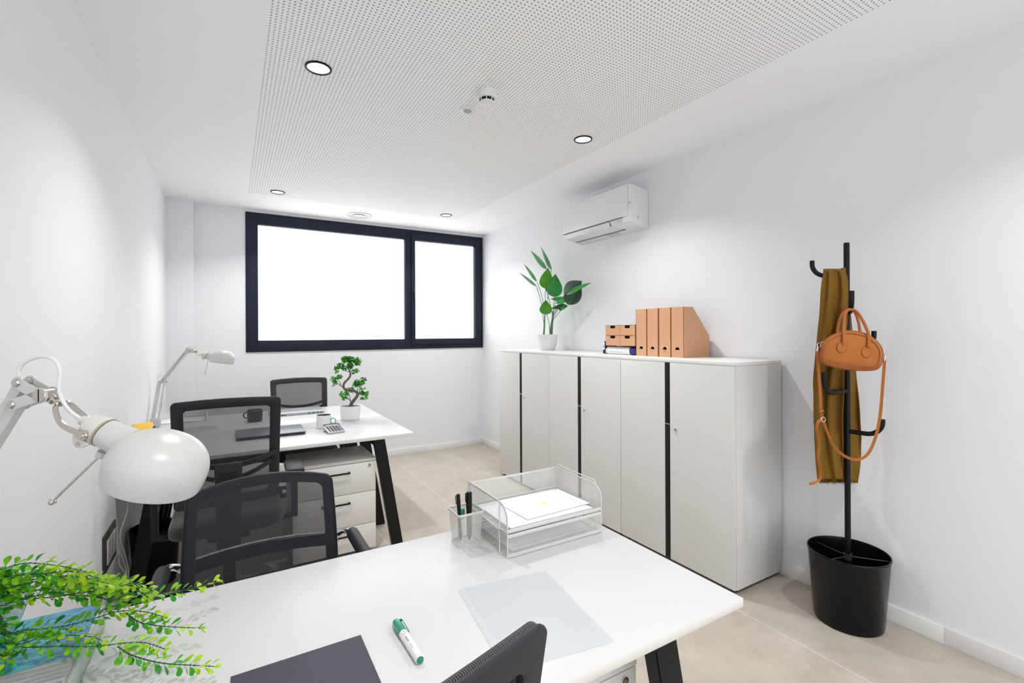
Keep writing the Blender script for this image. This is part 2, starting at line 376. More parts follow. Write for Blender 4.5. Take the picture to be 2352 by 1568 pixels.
for nm, (x0, y0, x1, y1) in (('baseboard_left', (XL, YF, XL + 0.012, 5.19)), ('baseboard_right', (XR - 0.012, YF, XR, YB)), ('baseboard_back', (-0.293, YB - 0.012, XR - 0.012, YB))):
    b = nb()
    ln = 1.18
    if x1 - x0 > 0.1:
        e = [x0, 0.79, 1.959, x1]
        for p, q in zip(e, e[1:]): box(b, p + 0.0003, y0, 0, q - 0.0003, y1, 0.076, 0.0015)
    else:
        e = [y0, -0.357, 0.823, 2.003, 3.183, 4.363, y1]
        for p, q in zip(e, e[1:]): box(b, x0, p + 0.0003, 0, x1, q - 0.0003, 0.076, 0.0015)
    struct(nm, b, SKIRT)

# window with a fixed pane and an opening sash
win = bpy.data.objects.new('window_1', None); C.objects.link(win); win.location = (WX0, YB, WZ0); win['kind'] = 'structure'
def rect_ring(bm, x0, z0, x1, z1, l, r, bt, tp, y0, y1, bev=0.003):
    box(bm, x0, y0, z0, x0 + l, y1, z1, bev); box(bm, x1 - r, y0, z0, x1, y1, z1, bev)
    box(bm, x0 + l, y0, z0, x1 - r, y1, z0 + bt, bev); box(bm, x0 + l, y0, z1 - tp, x1 - r, y1, z1, bev)
b = nb(); y0 = YB - 0.012
rect_ring(b, WX0, WZ0, 1.79, WZ1, 0.106, 0.072, 0.112, 0.114, y0, YB + 0.06)
rect_ring(b, 1.79, WZ0, WX1 - 0.001, WZ1, 0.012, 0.045, 0.06, 0.05, y0, YB + 0.06)
rect_ring(b, WX0 + 0.098, WZ0 + 0.104, 1.726, WZ1 - 0.106, 0.01, 0.01, 0.01, 0.01, YB + 0.0, YB + 0.04, 0.002)
obj('window_frame', b, WFRAME, win, world=True)
b = nb(); rect_ring(b, 1.786, WZ0 + 0.048, 2.672, WZ1 - 0.042, 0.046, 0.07, 0.068, 0.075, y0 - 0.016, YB + 0.05, 0.004)
rect_ring(b, 1.826, WZ0 + 0.11, 2.608, WZ1 - 0.112, 0.008, 0.008, 0.008, 0.008, y0 + 0.0, YB + 0.045, 0.002)
sash = obj('window_sash', b, WFRAME, win, world=True)
b = nb(); box(b, 1.80, y0 - 0.026, 1.83, 1.826, y0 - 0.016, 1.90, 0.003); box(b, 1.804, y0 - 0.045, 1.78, 1.82, y0 - 0.028, 1.885, 0.006); obj('window_handle', b, PLGR, sash, world=True)
b = nb(); box(b, 2.672, y0 - 0.012, 2.40, 2.688, y0, 2.50, 0.002); obj('window_hinge', b, BLK, sash, world=True)
b = nb(); box(b, 2.672, y0 - 0.012, 1.27, 2.688, y0, 1.37, 0.002); obj('window_hinge', b, BLK, sash, world=True)
b = nb(); box(b, WX0 + 0.05, YB + 0.045, WZ0 + 0.06, 1.75, YB + 0.055, WZ1 - 0.06); obj('window_pane', b, PANE, win, world=True)
b = nb(); box(b, 1.815, YB + 0.03, WZ0 + 0.1, 2.64, YB + 0.04, WZ1 - 0.1); obj('window_pane', b, PANE, win, world=True)

# ------------------------------------------------------------------ things on the ceiling
def downlight(x, y, label):
    t = thing('ceiling_downlight', label, 'ceiling light', (x, y, ZC), 0, 'recessed downlights in the perforated ceiling')
    b = nb(); lathe(b, [(0.049, 0), (0.049, -0.006), (0.055, -0.007), (0.058, -0.004), (0.058, 0)], n=40); obj('trim_ring', b, BLK, t)
    b = nb(); lathe(b, [(0.049, -0.001), (0.03, -0.0008), (0.0, -0.0006)], n=40); obj('reflector', b, REFL, t)
    b = nb(); lathe(b, [(0.016, -0.002), (0.0, -0.003)], n=20); obj('led', b, HOT, t)
    ld = bpy.data.lights.new('downlight', 'AREA'); ld.shape = 'DISK'; ld.size = 0.09; ld.energy = LAMP_W; ld.color = (1.0, 0.985, 0.955); ld.spread = math.radians(125)
    lo = bpy.data.objects.new('downlight_glow', ld); C.objects.link(lo); lo.parent = t; lo.location = (0, 0, -0.012)
    return t
downlight(0.350, 2.320, 'round black-rimmed downlight nearest the camera, upper left of the ceiling')
downlight(1.916, 2.335, 'round black-rimmed downlight right of the smoke detector')
downlight(0.350, 4.520, 'small-looking downlight over the left part of the window')
downlight(1.914, 4.540, 'small-looking downlight right of the round ceiling vent')
for x in (0.35, 1.915):       # the pair of the same grid over the photographer
    t = thing('ceiling_downlight', 'black-rimmed downlight behind the camera, on the ' + ('left wall side' if x < 1 else 'cabinet side') + ', outside the photo', 'ceiling light', (x, 0.12, ZC), 0, 'recessed downlights in the perforated ceiling')
    b = nb(); lathe(b, [(0.049, 0), (0.049, -0.006), (0.055, -0.007), (0.058, -0.004), (0.058, 0)], n=40); obj('trim_ring', b, BLK, t)
    ld = bpy.data.lights.new('downlight', 'AREA'); ld.shape = 'DISK'; ld.size = 0.09; ld.energy = LAMP_W; ld.color = (1.0, 0.985, 0.955); ld.spread = math.radians(125)
    lo = bpy.data.objects.new('downlight_glow', ld); C.objects.link(lo); lo.parent = t; lo.location = (0, 0, -0.012)

t = thing('smoke_detector', 'white round smoke detector with black slots on the perforated ceiling', 'smoke detector', (1.121, 2.125, ZC))
b = nb(); lathe(b, [(0.05, 0), (0.05, -0.012), (0.047, -0.016), (0.0505, -0.018), (0.0505, -0.028), (0.044, -0.036), (0.036, -0.037), (0, -0.037)], n=48); obj('base', b, WHP, t)
b = nb(); lathe(b, [(0.036, -0.036), (0.034, -0.05), (0, -0.05)], n=48); obj('chamber', b, DARKHOLE, t)
b = nb(); lathe(b, [(0, -0.05), (0.036, -0.05), (0.0355, -0.054), (0.026, -0.060), (0.0, -0.061)], n=48)
for k in range(8):
    a = 2 * PI * (k + 0.3) / 8; c_, s_ = math.cos(a), math.sin(a); tube(b, [(0.0385 * c_, 0.0385 * s_, -0.034), (0.036 * c_, 0.036 * s_, -0.052)], 0.0022, 6)
obj('cap', b, WHP, t)
t = thing('motion_sensor', 'small white round motion sensor with a grey lens beside the smoke detector', 'sensor', (1.116, 2.345, ZC))
b = nb(); lathe(b, [(0.043, 0), (0.042, -0.004), (0.028, -0.009), (0, -0.009)], n=40); obj('bezel', b, WHP, t)
b = nb(); lathe(b, [(0.024, -0.008), (0.021, -0.014), (0.012, -0.019), (0, -0.021)], n=32); obj('lens', b, LENS, t)
t = thing('ceiling_vent', 'white round extractor vent on the ceiling above the window', 'vent', (1.14, 4.99, ZC))
b = nb(); lathe(b, [(0.122, 0), (0.126, -0.004), (0.120, -0.008), (0.094, -0.009), (0.089, -0.002), (0.062, -0.002)], n=48); obj('ring', b, WHP, t)
b = nb(); lathe(b, [(0, -0.002), (0.054, -0.003), (0.062, -0.008), (0.056, -0.013), (0.0, -0.015)], n=48); obj('disc', b, WHP, t)

# ------------------------------------------------------------------ air conditioner
t = thing('air_conditioner', 'white wall-mounted split air conditioner high on the right wall', 'air conditioner', (XR, 2.94, 2.166))
Y0, Y1 = 2.542, 3.336
b = nb(); prism(b, [(2.711, 2.455), (2.56, 2.478), (2.512, 2.478), (2.512, 2.238), (2.528, 2.205), (2.711, 2.168)], (0, Y0, 0), (1, 0, 0), (0, 0, 1), (0, 1, 0), Y1 - Y0, bev=0.004); obj('body', b, ACW, t, world=True)
b = nb(); box(b, 2.50, Y0 + 0.012, 2.243, 2.511, Y1 - 0.003, 2.474, 0.004); obj('front_panel', b, ACW, t, world=True)
b = nb(); prism(b, [(0, 0), (0, -0.003), (0.014, -0.036), (0.112, -0.0535), (0.113, -0.0500), (0.02, -0.030)], (2.506, 2.75, 2.236), (1, 0, 0), (0, 0, 1), (0, 1, 0), 0.565, bev=0.001); obj('louver', b, ACW, t, world=True)
b = nb(); box(b, 2.514, 2.744, 2.200, 2.525, 2.7475, 2.234); box(b, 2.50, 2.60, 2.238, 2.514, 3.33, 2.2392)
prism(b, [(0.0, 0), (0.012, -0.0026), (0.012, -0.0050), (0, -0.0024)], (2.624, 2.70, 2.1835), (1, 0, 0), (0, 0, 1), (0, 1, 0), 0.60)
for k in range(3): box(b, 2.60, Y0 - 0.0005, 2.232 + 0.008 * k, 2.612, Y0 + 0.001, 2.236 + 0.008 * k)
obj('slots', b, mat('ac_slot_grey', (0.22, 0.22, 0.23), 0.6), t, world=True)
b = nb(); prism(b, [(0, 0), (0.04, -0.0087), (0.04, -0.0095), (0, -0.0008)], (2.648, 2.80, 2.180), (1, 0, 0), (0, 0, 1), (0, 1, 0), 0.13)
ACG = mat('ac_pale_grey', (0.58, 0.59, 0.61), 0.4); obj('filter_cover', b, ACG, t, world=True)
b = nb(); box(b, 2.510, 2.625, 2.212, 2.5145, 2.665, 2.226, 0.001); obj('display', b, ACG, t, world=True)
b = nb(); box(b, 2.4992, 2.99, 2.270, 2.5, 3.03, 2.276); obj('logo', b, ACG, t, world=True)
b = nb(); cyl(b, (2.522, Y0 - 0.002, 2.335), (2.522, Y0 + 0.004, 2.335), 0.012, 20); obj('latch', b, WHP2, t, world=True)

# ------------------------------------------------------------------ cabinets
CX = 2.261
cablab = ['tall white two-door storage cabinet nearest the coat stand', 'white two-door cabinet in the middle of the row, under the drawer box', 'white two-door cabinet farthest back, under the leafy potted plant']
for i, y0 in enumerate((1.533, 2.373, 3.213)):
    y1 = y0 + 0.84; t = thing('storage_cabinet', cablab[i], 'cabinet', (2.487, y0 + 0.42, 0), 0, 'white cabinets along the right wall')
    b = nb(); box(b, CX + 0.019, y0 + 0.0015, 0.022, 2.695, y1 - 0.0015, 1.202, 0.001); obj('body', b, CAB, t, world=True)
    b = nb(); box(b, CX + 0.001, y0 + 0.0008, 1.203, 2.696, y1 - 0.0008, 1.222, 0.0012); obj('top_panel', b, CABTOP, t, world=True)
    ym = y0 + 0.44
    b = nb(); box(b, CX, y0 + 0.002, 0.026, CX + 0.018, ym - 0.018, 1.2015, 0.0012); dn = obj('door', b, CAB, t, world=True)
    b = nb(); box(b, CX, ym + 0.022, 0.026, CX + 0.018, y1 - 0.002, 1.2015, 0.0012); df = obj('door', b, CAB, t, world=True)
    b = nb(); box(b, CX + 0.002, ym - 0.016, 0.028, CX + 0.018, ym + 0.021, 0.829, 0.001); box(b, CX + 0.002, ym - 0.016, 0.835, CX + 0.018, ym + 0.021, 1.20, 0.001)
    obj('handle_strip', b, STRIP, df, world=True)['label'] = 'black vertical handle strip'
    b = nb(); box(b, CX + 0.001, ym - 0.016, 0.829, CX + 0.018, ym + 0.021, 0.835); obj('strip_clip', b, CHROME, df, world=True)
    yl = ym - 0.062
    b = nb(); cyl(b, (CX, yl, 0.808), (CX - 0.006, yl, 0.808), 0.008, 16); box(b, CX - 0.016, yl - 0.0012, 0.803, CX - 0.006, yl + 0.0012, 0.813); obj('lock', b, CHROME, dn, world=True)
    for (x, y) in ((2.31, y0 + 0.04), (2.31, y1 - 0.04), (2.66, y0 + 0.04), (2.66, y1 - 0.04)):
        b = nb(); cyl(b, (x, y, 0), (x, y, 0.022), 0.018, 16); obj('foot', b, BLK, t, world=True)
    b = nb(); box(b, CX + 0.03, y0 + 0.01, 0.014, 2.69, y1 - 0.01, 0.022); obj('gap_shade_plate', b, DARKGAP, t, world=True)  # dark plate, its colour standing in for the shade in the floor gap

# ------------------------------------------------------------------ things on the cabinets
CT = 1.222
filelab = ['kraft cardboard magazine file touching the small drawer box', 'kraft magazine file, second from the drawer box', 'kraft magazine file, third from the drawer box', 'kraft magazine file at the near end, its slanted side fully in view']
for i in range(4):
    y1 = 2.405 - 0.1015 * i - (0.003 if i > 1 else 0); y0 = y1 - 0.098; t = thing('magazine_file', filelab[i], 'magazine file', (2.565, (y0 + y1) / 2, CT), 0, 'kraft magazine files on the cabinets')
    X0, X1, Zt, Zb = 2.44, 2.69, 0.322, 0.138; th = 0.0025
    b = nb()
    prof = [(X0, 0), (X1, 0), (X1, Zb), (X0 + 0.088, Zt), (X0, Zt)]
    prism(b, prof, (0, y0, CT), (1, 0, 0), (0, 0, 1), (0, 1, 0), th); prism(b, prof, (0, y1 - th, CT), (1, 0, 0), (0, 0, 1), (0, 1, 0), th)
    box(b, X0 + 0.0004, y0 + th, CT, X1, y1 - th, CT + th); box(b, X1 - th, y0 + th, CT, X1, y1 - th, CT + Zb)
    # front with thumb hole (finger hole ring)
    yc = (y0 + y1) / 2; zc = 0.045; hr = 0.0165; n = 32
    tb = bmesh.new(); circ = [tb.verts.new((X0, yc + hr * math.cos(2 * PI * k / n), CT + zc + 0.004 + hr * 1.05 * math.sin(2 * PI * k / n))) for k in range(n)]
    def proj(a):
        c_, s_ = math.cos(a), math.sin(a); hw = (y1 - y0) / 2; hh = Zt - zc; hl = zc
        k = min(hw / abs(c_) if abs(c_) > 1e-6 else 9, (hh / s_ if s_ > 1e-6 else (hl / -s_ if s_ < -1e-6 else 9))); return (X0, yc + c_ * k, CT + zc + s_ * k)
    angs = [2 * PI * k / n for k in range(n)]
    out = [tb.verts.new(proj(a)) for a in angs]
    for k in range(n): tb.faces.new((circ[k], circ[(k + 1) % n], out[(k + 1) % n], out[k]))
    cors = [(y1, Zt), (y0, Zt), (y0, 0), (y1, 0)]
    for (cy, cz) in cors:
        a = math.atan2(cz - zc, cy - yc) % (2 * PI); k = int(a / (2 * PI / n)); v = tb.verts.new((X0, cy, CT + cz))
        try: tb.faces.new((out[k], out[(k + 1) % n], v))
        except ValueError: pass
    _merge(b, tb, 0, smooth=False)
    # flap in the lower half of the hole
    prism(b, [(hr * math.cos(a), hr * 1.05 * math.sin(a)) for a in [PI + PI * k / 12 for k in range(13)]], (X0 + 0.001, yc, CT + zc + 0.004), (0, 1, 0), (0, 0, 1), (1, 0, 0), 0.001)
    body = obj('body', b, KRAFT, t, world=True)
    b = nb(); box(b, X0 + 0.05, y0 + 0.004, CT + 0.004, X0 + 0.054, y1 - 0.004, CT + 0.28); obj('hole_shade_sheet', b, DARKHOLE, t, world=True)  # near-black sheet painted as the shade inside, behind the finger hole
    b = nb(); cyl(b, (X0, yc, CT + zc - 0.003), (X0 - 0.001, yc, CT + zc - 0.003), 0.0055, 16); obj('rivet', b, CHROME, t, world=True)

t = thing('drawer_box', 'kraft cardboard box of four small drawers left of the magazine files', 'drawer box', (2.47, 2.558, CT + 0.062))
Z0 = 1.286; Z1 = 1.438; YA, YC = 2.409, 2.712; X0 = 2.435; X1 = 2.66
b = nb(); th = 0.003
box(b, X0 + 0.001, YA, Z0, X1, YA + th, Z1); box(b, X0 + 0.001, YC - th, Z0, X1, YC, Z1); box(b, X0 + 0.001, YA, Z1 - th, X1, YC, Z1); box(b, X0 + 0.001, YA, Z0, X1, YC, Z0 + th)
ym = (YA + YC) / 2; zm = (Z0 + Z1) / 2
box(b, X0 + 0.001, ym - 0.0015, Z0, X1, ym + 0.0015, Z1); box(b, X0 + 0.001, YA, zm - 0.0015, X1, YC, zm + 0.0015); box(b, X1 - th, YA, Z0, X1, YC, Z1)
obj('case', b, KRAFTD, t, world=True)
for (ya, yb) in ((YA + th, ym - 0.0015), (ym + 0.0015, YC - th)):
    for (za, zb) in ((Z0 + th, zm - 0.0015), (zm + 0.0015, Z1 - th)):
        yc = (ya + yb) / 2; hw = 0.026; hz = 0.02; b = nb(); e = 0.0008
        poly = [(ya + e, za + e), (yb - e, za + e), (yb - e, zb - e), (yc + hw, zb - e), (yc + hw, zb - hz + 0.006), (yc + hw - 0.006, zb - hz), (yc - hw + 0.006, zb - hz), (yc - hw, zb - hz + 0.006), (yc - hw, zb - e), (ya + e, zb - e)]
        prism(b, poly, (X0, 0, 0), (0, 1, 0), (0, 0, 1), (1, 0, 0), 0.002); d_ = obj('drawer', b, KRAFT, t, world=True)
        b = nb(); box(b, X0 + 0.012, ya + 0.002, za + 0.001, X0 + 0.014, yb - 0.002, zb - 0.001); obj('interior', b, DARKHOLE, d_, world=True)
# lever-arch binder lying under the drawer box
t = thing('binder', 'white binder with a dark blue end lying under the kraft drawer box', 'binder', (2.53, 2.565, CT))
b = nb(); prism(b, rrect(0.25, 0.056, 0.022, 6, 2.57, 0.0285), (0, 2.475, CT), (1, 0, 0), (0, 0, 1), (0, 1, 0), 0.24, bev=0.001); obj('cover', b, PAPER, t, world=True)
b = nb(); prism(b, rrect(0.252, 0.058, 0.022, 6, 2.57, 0.0295), (0, 2.410, CT), (1, 0, 0), (0, 0, 1), (0, 1, 0), 0.066, bev=0.002); obj('blue_end', b, NAVY, t, world=True)['label'] = 'dark blue end band'
b = nb(); [box(b, 2.4446, 2.60 + 0.012 * k, CT + 0.022, 2.445, 2.608 + 0.012 * k, CT + 0.026) for k in range(7)]
[box(b, 2.4446, 2.505 + 0.007 * k, CT + 0.022 + 0.006 * (k % 2), 2.445, 2.509 + 0.007 * k, CT + 0.030 + 0.008 * (k % 2)) for k in range(2)]
box(b, 2.4446, 2.54, CT + 0.02, 2.445, 2.59, CT + 0.022)
obj('spine_print', b, mat('print_grey', (0.45, 0.46, 0.5), 0.6), t, world=True)
t = thing('stapler', 'small black and chrome stapler beside the binder under the drawer box', 'stapler', (2.53, 2.77, CT))
b = nb(); box(b, 2.48, 2.748, CT, 2.62, 2.796, CT + 0.034, 0.006); obj('base', b, BLK, t, world=True)
b = nb(); box(b, 2.475, 2.762, CT + 0.034, 2.60, 2.786, CT + 0.096, 0.007); obj('arm', b, NAVY, t, world=True)
b = nb(); box(b, 2.473, 2.766, CT + 0.030, 2.476, 2.782, CT + 0.090, 0.001); box(b, 2.468, 2.742, CT + 0.004, 2.486, 2.750, CT + 0.04, 0.002); obj('nose_plate', b, CHROME, t, world=True)

# ------------------------------------------------------------------ big leafy plant
def leaf(bm, base, tip, width, normal, curl=0.15, n=10, mi=0, droop=0.0, shape=1.0, fold=0.12, shift=0.45):
    base = Vector(base); tip = Vector(tip); A = tip - base; L = A.length; A.normalize(); nrm = Vector(normal); nrm = (nrm - A * nrm.dot(A)).normalized(); S = A.cross(nrm)
    def fn(u, v):
        s = 2 * v - 1; wd = width * 0.5 * (math.sin(PI * u ** shift) ** shape) if 0 < u < 1 else 0
        p = base + A * (L * u) + S * (s * wd) + nrm * (fold * abs(s) * wd + curl * L * math.sin(PI * u) * 0.5 - droop * L * u * u)
        return p
    grid(bm, fn, n, 4, mi)
t = thing('potted_strelitzia', 'tall leafy green plant in a white pot on the far cabinet', 'plant', (2.556, 3.647, CT))
b = nb(); lathe(b, [(0, 0.0), (0.062, 0), (0.068, 0.006), (0.086, 0.06), (0.0965, 0.145), (0.0965, 0.148), (0.0925, 0.148), (0.088, 0.125), (0, 0.125)], n=48); obj('pot', b, CERAM, t)
b = nb(); lathe(b, [(0.088, 0.128), (0.05, 0.132), (0, 0.133)], n=24); obj('soil', b, SOIL, t)
S_ = 1 / 5.805; P_ = lambda x, y, d: at(1180 + x * S_, 550 + y * S_, d)
D0 = 4.44
b = nb()
tube(b, [P_(400, 1275, D0), P_(408, 1150, D0), P_(415, 1000, D0)], [0.009, 0.008, 0.005], 8, smooth=4)
tube(b, [P_(495, 1275, D0), P_(505, 1150, D0), P_(520, 1040, D0), P_(515, 960, D0)], [0.017, 0.014, 0.009, 0.005], 8, smooth=4)
stems = [((480, 1270), (470, 1120), (435, 980), D0), ((403, 1150), (388, 980), (380, 880), D0), ((412, 1000), (345, 760), (302, 620), 4.46), ((418, 950), (375, 760), (312, 560), 4.5), ((420, 960), (420, 780), (425, 640), 4.36),
         ((515, 980), (470, 800), (428, 650), 4.38), ((440, 860), (462, 700), (500, 400), 4.48), ((455, 760), (480, 560), (455, 400), 4.5), ((520, 1000), (530, 880), (542, 765), 4.3), ((525, 1000), (550, 860), (560, 780), 4.3),
         ((530, 1020), (570, 940), (640, 860), 4.2), ((530, 1040), (620, 880), (720, 740), 4.1), ((533, 1060), (600, 980), (660, 900), 4.2), ((528, 1000), (560, 930), (600, 860), 4.25)]
for s in stems:
    tube(b, [P_(*s[0], D0), P_(*s[1], (D0 + s[3]) / 2), P_(*s[2], s[3])], 0.0028, 6, smooth=5)
obj('stems', b, STEMG, t, world=True)
TC = -FWD
lv = [((302, 618), (72, 441), 4.46, 4.42, 0.085, (0.3, 0, 0.9), 2, -0.5), ((308, 556), (135, 323), 4.5, 4.46, 0.085, (0.3, 0, 0.8), 2, -0.5), ((440, 395), (222, 142), 4.5, 4.5, 0.10, (0.2, 0, 0.8), 2, -0.4), ((505, 400), (362, 98), 4.48, 4.45, 0.135, (0.6, 0.1, 0.4), 2, 0),
      ((415, 652), (458, 375), 4.36, 4.40, 0.20, (-0.2, 0.0, 0.1), 1, 0), ((542, 768), (555, 455), 4.30, 4.34, 0.235, (0.1, 0, 0.2), 0, 0), ((430, 1000), (425, 805), 4.40, 4.44, 0.19, (0, 0, 0.2), 1, 0),
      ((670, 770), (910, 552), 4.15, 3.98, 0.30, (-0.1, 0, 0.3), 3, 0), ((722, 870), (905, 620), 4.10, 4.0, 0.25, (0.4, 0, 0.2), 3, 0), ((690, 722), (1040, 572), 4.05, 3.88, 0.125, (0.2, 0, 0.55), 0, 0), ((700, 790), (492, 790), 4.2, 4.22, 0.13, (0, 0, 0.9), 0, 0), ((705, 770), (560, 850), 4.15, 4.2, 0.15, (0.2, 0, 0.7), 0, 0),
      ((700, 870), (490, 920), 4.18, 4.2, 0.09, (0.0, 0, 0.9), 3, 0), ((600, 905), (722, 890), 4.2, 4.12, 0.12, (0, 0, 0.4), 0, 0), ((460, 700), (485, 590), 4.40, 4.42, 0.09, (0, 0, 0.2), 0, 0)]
for (a, c, da, dc, wd, nm, mi, cu) in lv:
    b = nb(); nrm = TC * 0.8 + Vector((nm[0], nm[1], nm[2]))
    A, Bp = P_(*a, da), P_(*c, dc)
    leaf(b, A, Bp, wd * (0.62 if wd > 0.1 else 0.74), nrm, curl=0.06, n=16, shape=0.95, shift=0.66, fold=-0.22)
    tube(b, [A + nrm.normalized() * 0.001, (A + Bp) / 2 + nrm.normalized() * (0.03 * (Bp - A).length + 0.001), Bp], [0.0028, 0.002, 0.0008], 5, mi=1, smooth=4)
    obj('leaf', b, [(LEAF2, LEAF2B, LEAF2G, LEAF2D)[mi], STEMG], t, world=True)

# ------------------------------------------------------------------ coat stand
PX, PY = 2.541, 1.13
t = thing('coat_stand', 'black metal coat stand with a round umbrella bin at its foot', 'coat stand', (PX, PY, 0))
b = nb(); cyl(b, (0, 0, 0.03), (0, 0, 1.808), 0.0125, 20, bev=0.002); obj('pole', b, BLK, t)
b = nb(); lathe(b, [(0, 0.006), (0.128, 0.006), (0.132, 0.0), (0.139, 0.004), (0.141, 0.012), (0.164, 0.322), (0.168, 0.327), (0.167, 0.333), (0.162, 0.333), (0.159, 0.322), (0.137, 0.014), (0, 0.012)], n=64)
obj('umbrella_bin', b, BLKG, t)
b = nb(); cyl(b, (0, 0, 0.29), (0, 0, 0.318), 0.0175, 16)
for a in (78, 168, 308): a = math.radians(a); tube(b, [(0.01 * math.cos(a), 0.01 * math.sin(a), 0.306), (0.157 * math.cos(a), 0.157 * math.sin(a), 0.306)], 0.0022, 8)
obj('divider', b, mat('dark_steel', (0.08, 0.08, 0.09), 0.3, metal=0.6), t)
HV = -Vector((PX, PY, 0)).normalized(); HR = Vector((-HV.y, HV.x, 0)) * 1.0
def hook(za, reach, rise, dirv):
    b = nb(); d = Vector(dirv).normalized(); p0 = Vector((0, 0, za)); r_ = 0.062
    pts = [p0 + d * 0.0, p0 + d * (reach - r_)]
    for k in range(1, 9): a = PI / 2 * k / 8; pts.append(p0 + d * (reach - r_ + r_ * math.sin(a)) + UPV * (r_ - r_ * math.cos(a)))
    pts.append(p0 + d * reach + UPV * rise); tube(b, pts, 0.0108, 14); obj('hook', b, BLK, t)
hook(1.655, 0.140, 0.080, -HR * 0.97)
hook(1.472, 0.140, 0.095, HV + HR * 0.13)
hook(1.305, 0.128, 0.080, HR * 0.62 - HV * 0.42)
hook(1.097, 0.182, 0.097, -RGT * 0.90 - FWD * 0.43)
hook(0.905, 0.138, 0.076, HR * 0.93 + HV * 0.30)

# scarf draped over the upper hook
def ribbon_layer(bm, rows, depth, amp, seed, freq=(3, 7), sink=0.0):
    """rows: (py, left px, right px); a folded cloth layer hanging at about the given distance"""
    def lr(v):
        k = v * (len(rows) - 1); i = min(int(k), len(rows) - 2); f = k - i; a, c = rows[i], rows[i + 1]; return [a[j] + (c[j] - a[j]) * f for j in range(3)]
    def fn(u, v):
        py, l, r = lr(v); px = l + (r - l) * u
        ph = seed + 1.3 * v
        d = depth + sink * min(1, v * 2.2) + amp * (0.6 * math.sin(2 * PI * freq[0] * (u + 0.25 * noise.noise(Vector((u * 2, v * 2.2, seed)))) + ph) + 0.9 * noise.noise(Vector((u * 2.2 + v, v * 2.0, seed))) + 0.12 * math.sin(2 * PI * freq[1] * u * (1 - 0.3 * v) - ph * 1.7)) * (0.45 + 0.55 * min(1, v * 3))
        return at(px + 1.5 * noise.noise(Vector((v * 9, seed, u * 3))), py + (3.5 * noise.noise(Vector((u * 23, seed, 3))) if v > 0.98 else 0), d)
    grid(bm, fn, 44, 60)
s = thing('scarf', 'ochre brown fabric scarf draped over the top hook of the coat stand', 'scarf', (PX - 0.08, PY, 0.68))
b = nb(); front = [(622, 1891, 1942), (640, 1888, 1948), (680, 1884, 1949), (740, 1880, 1946), (800, 1874, 1942), (860, 1869, 1940), (930, 1868, 1938), (1000, 1870, 1937), (1060, 1874, 1937), (1100, 1878, 1936)]
ribbon_layer(b, front, 2.215, 0.026, 1.0, (2.1, 4), 0.036); bk = [(622, 1891, 1942), (650, 1888, 1950), (700, 1885, 1952), (760, 1880, 1958), (820, 1872, 1964), (880, 1867, 1969), (950, 1868, 1976), (1000, 1871, 1979), (1045, 1874, 1978), (1108, 1882, 1970)]
ribbon_layer(b, bk, 2.318, 0.030, 4.0, (2.6, 5))
grid(b, lambda u, v: at(1891 + 51 * u + 1.2 * math.sin(20 * u), 622 - 5 * math.sin(PI * v) - 3 * max(0, (u - 0.7) / 0.3) * math.sin(PI * v), 2.215 + 0.09 * v), 20, 6)
so = obj('drape', b, SCARF, s, world=True); md = so.modifiers.new('thick', 'SOLIDIFY'); md.thickness = 0.0022
b = nb(); random.seed(3)
for k in range(40):
    px = 1884 + k * 2.15; tube(b, [at(px, 1104 + 2 * noise.noise(Vector((k, 0, 0))), 2.303), at(px + random.uniform(-1.5, 1.5), 1110 + random.uniform(-1, 3), 2.303)], 0.0009, 4)
obj('fringe', b, SCARF, s, world=True)

# handbag
Bq = lambda x, y, d: at(1800 + x / 4.9, 540 + y / 4.9, d)
t = thing('handbag', 'tan suede half-moon handbag with silver clips hanging on the coat stand', 'handbag', at(1958, 850, 2.08))
outl = [(410, 1340), (404, 1395), (440, 1445), (560, 1485), (700, 1512), (900, 1524), (1040, 1512), (1098, 1455), (1120, 1330), (1090, 1240), (1000, 1150), (900, 1100), (760, 1075), (640, 1085), (520, 1140), (440, 1215)]
oc = catmull([(x, y, 0) for x, y in outl], 4, True); cx_, cy_ = 765, 1320
b = nb(); tb = bmesh.new(); rings = []
for (k, d) in ((0.0, 2.035), (0.5, 2.037), (0.86, 2.042), (0.955, 2.050), (0.99, 2.064), (1.0, 2.085), (0.99, 2.110), (0.955, 2.124), (0.86, 2.132), (0.5, 2.137), (0.0, 2.139)):
    if k == 0: rings.append([tb.verts.new(Bq(cx_, cy_, d))]); continue
    rings.append([tb.verts.new(Bq(cx_ + (p.x - cx_) * k, cy_ + (p.y - cy_) * k, d)) for p in oc])
n = len(oc)
for a, c in zip(rings, rings[1:]):
    for j in range(n):
        q = (j + 1) % n
        if len(a) == 1: tb.faces.new((a[0], c[q], c[j]))
        elif len(c) == 1: tb.faces.new((a[j], a[q], c[0]))
        else: tb.faces.new((a[j], a[q], c[q], c[j]))
_merge(b, tb); obj('body', b, SUEDE, t, world=True, sharp=70)
b = nb()
for k, d in ((0.90, 2.040), (1.0, 2.066)): tube(b, [Bq(cx_ + (p.x - cx_) * k, cy_ + (p.y - cy_) * k + (4 if k < 1 else 0), d) for p in oc], 0.0018, 6, closed=True)
tube(b, [Bq(480, 1400, 2.041), Bq(620, 1435, 2.037), Bq(800, 1462, 2.036), Bq(1040, 1490, 2.041)], 0.0014, 6, smooth=4)
tube(b, [Bq(470, 1215, 2.046), Bq(510, 1225, 2.046)], 0.0012, 6)
obj('piping', b, SUEDED, t, world=True)
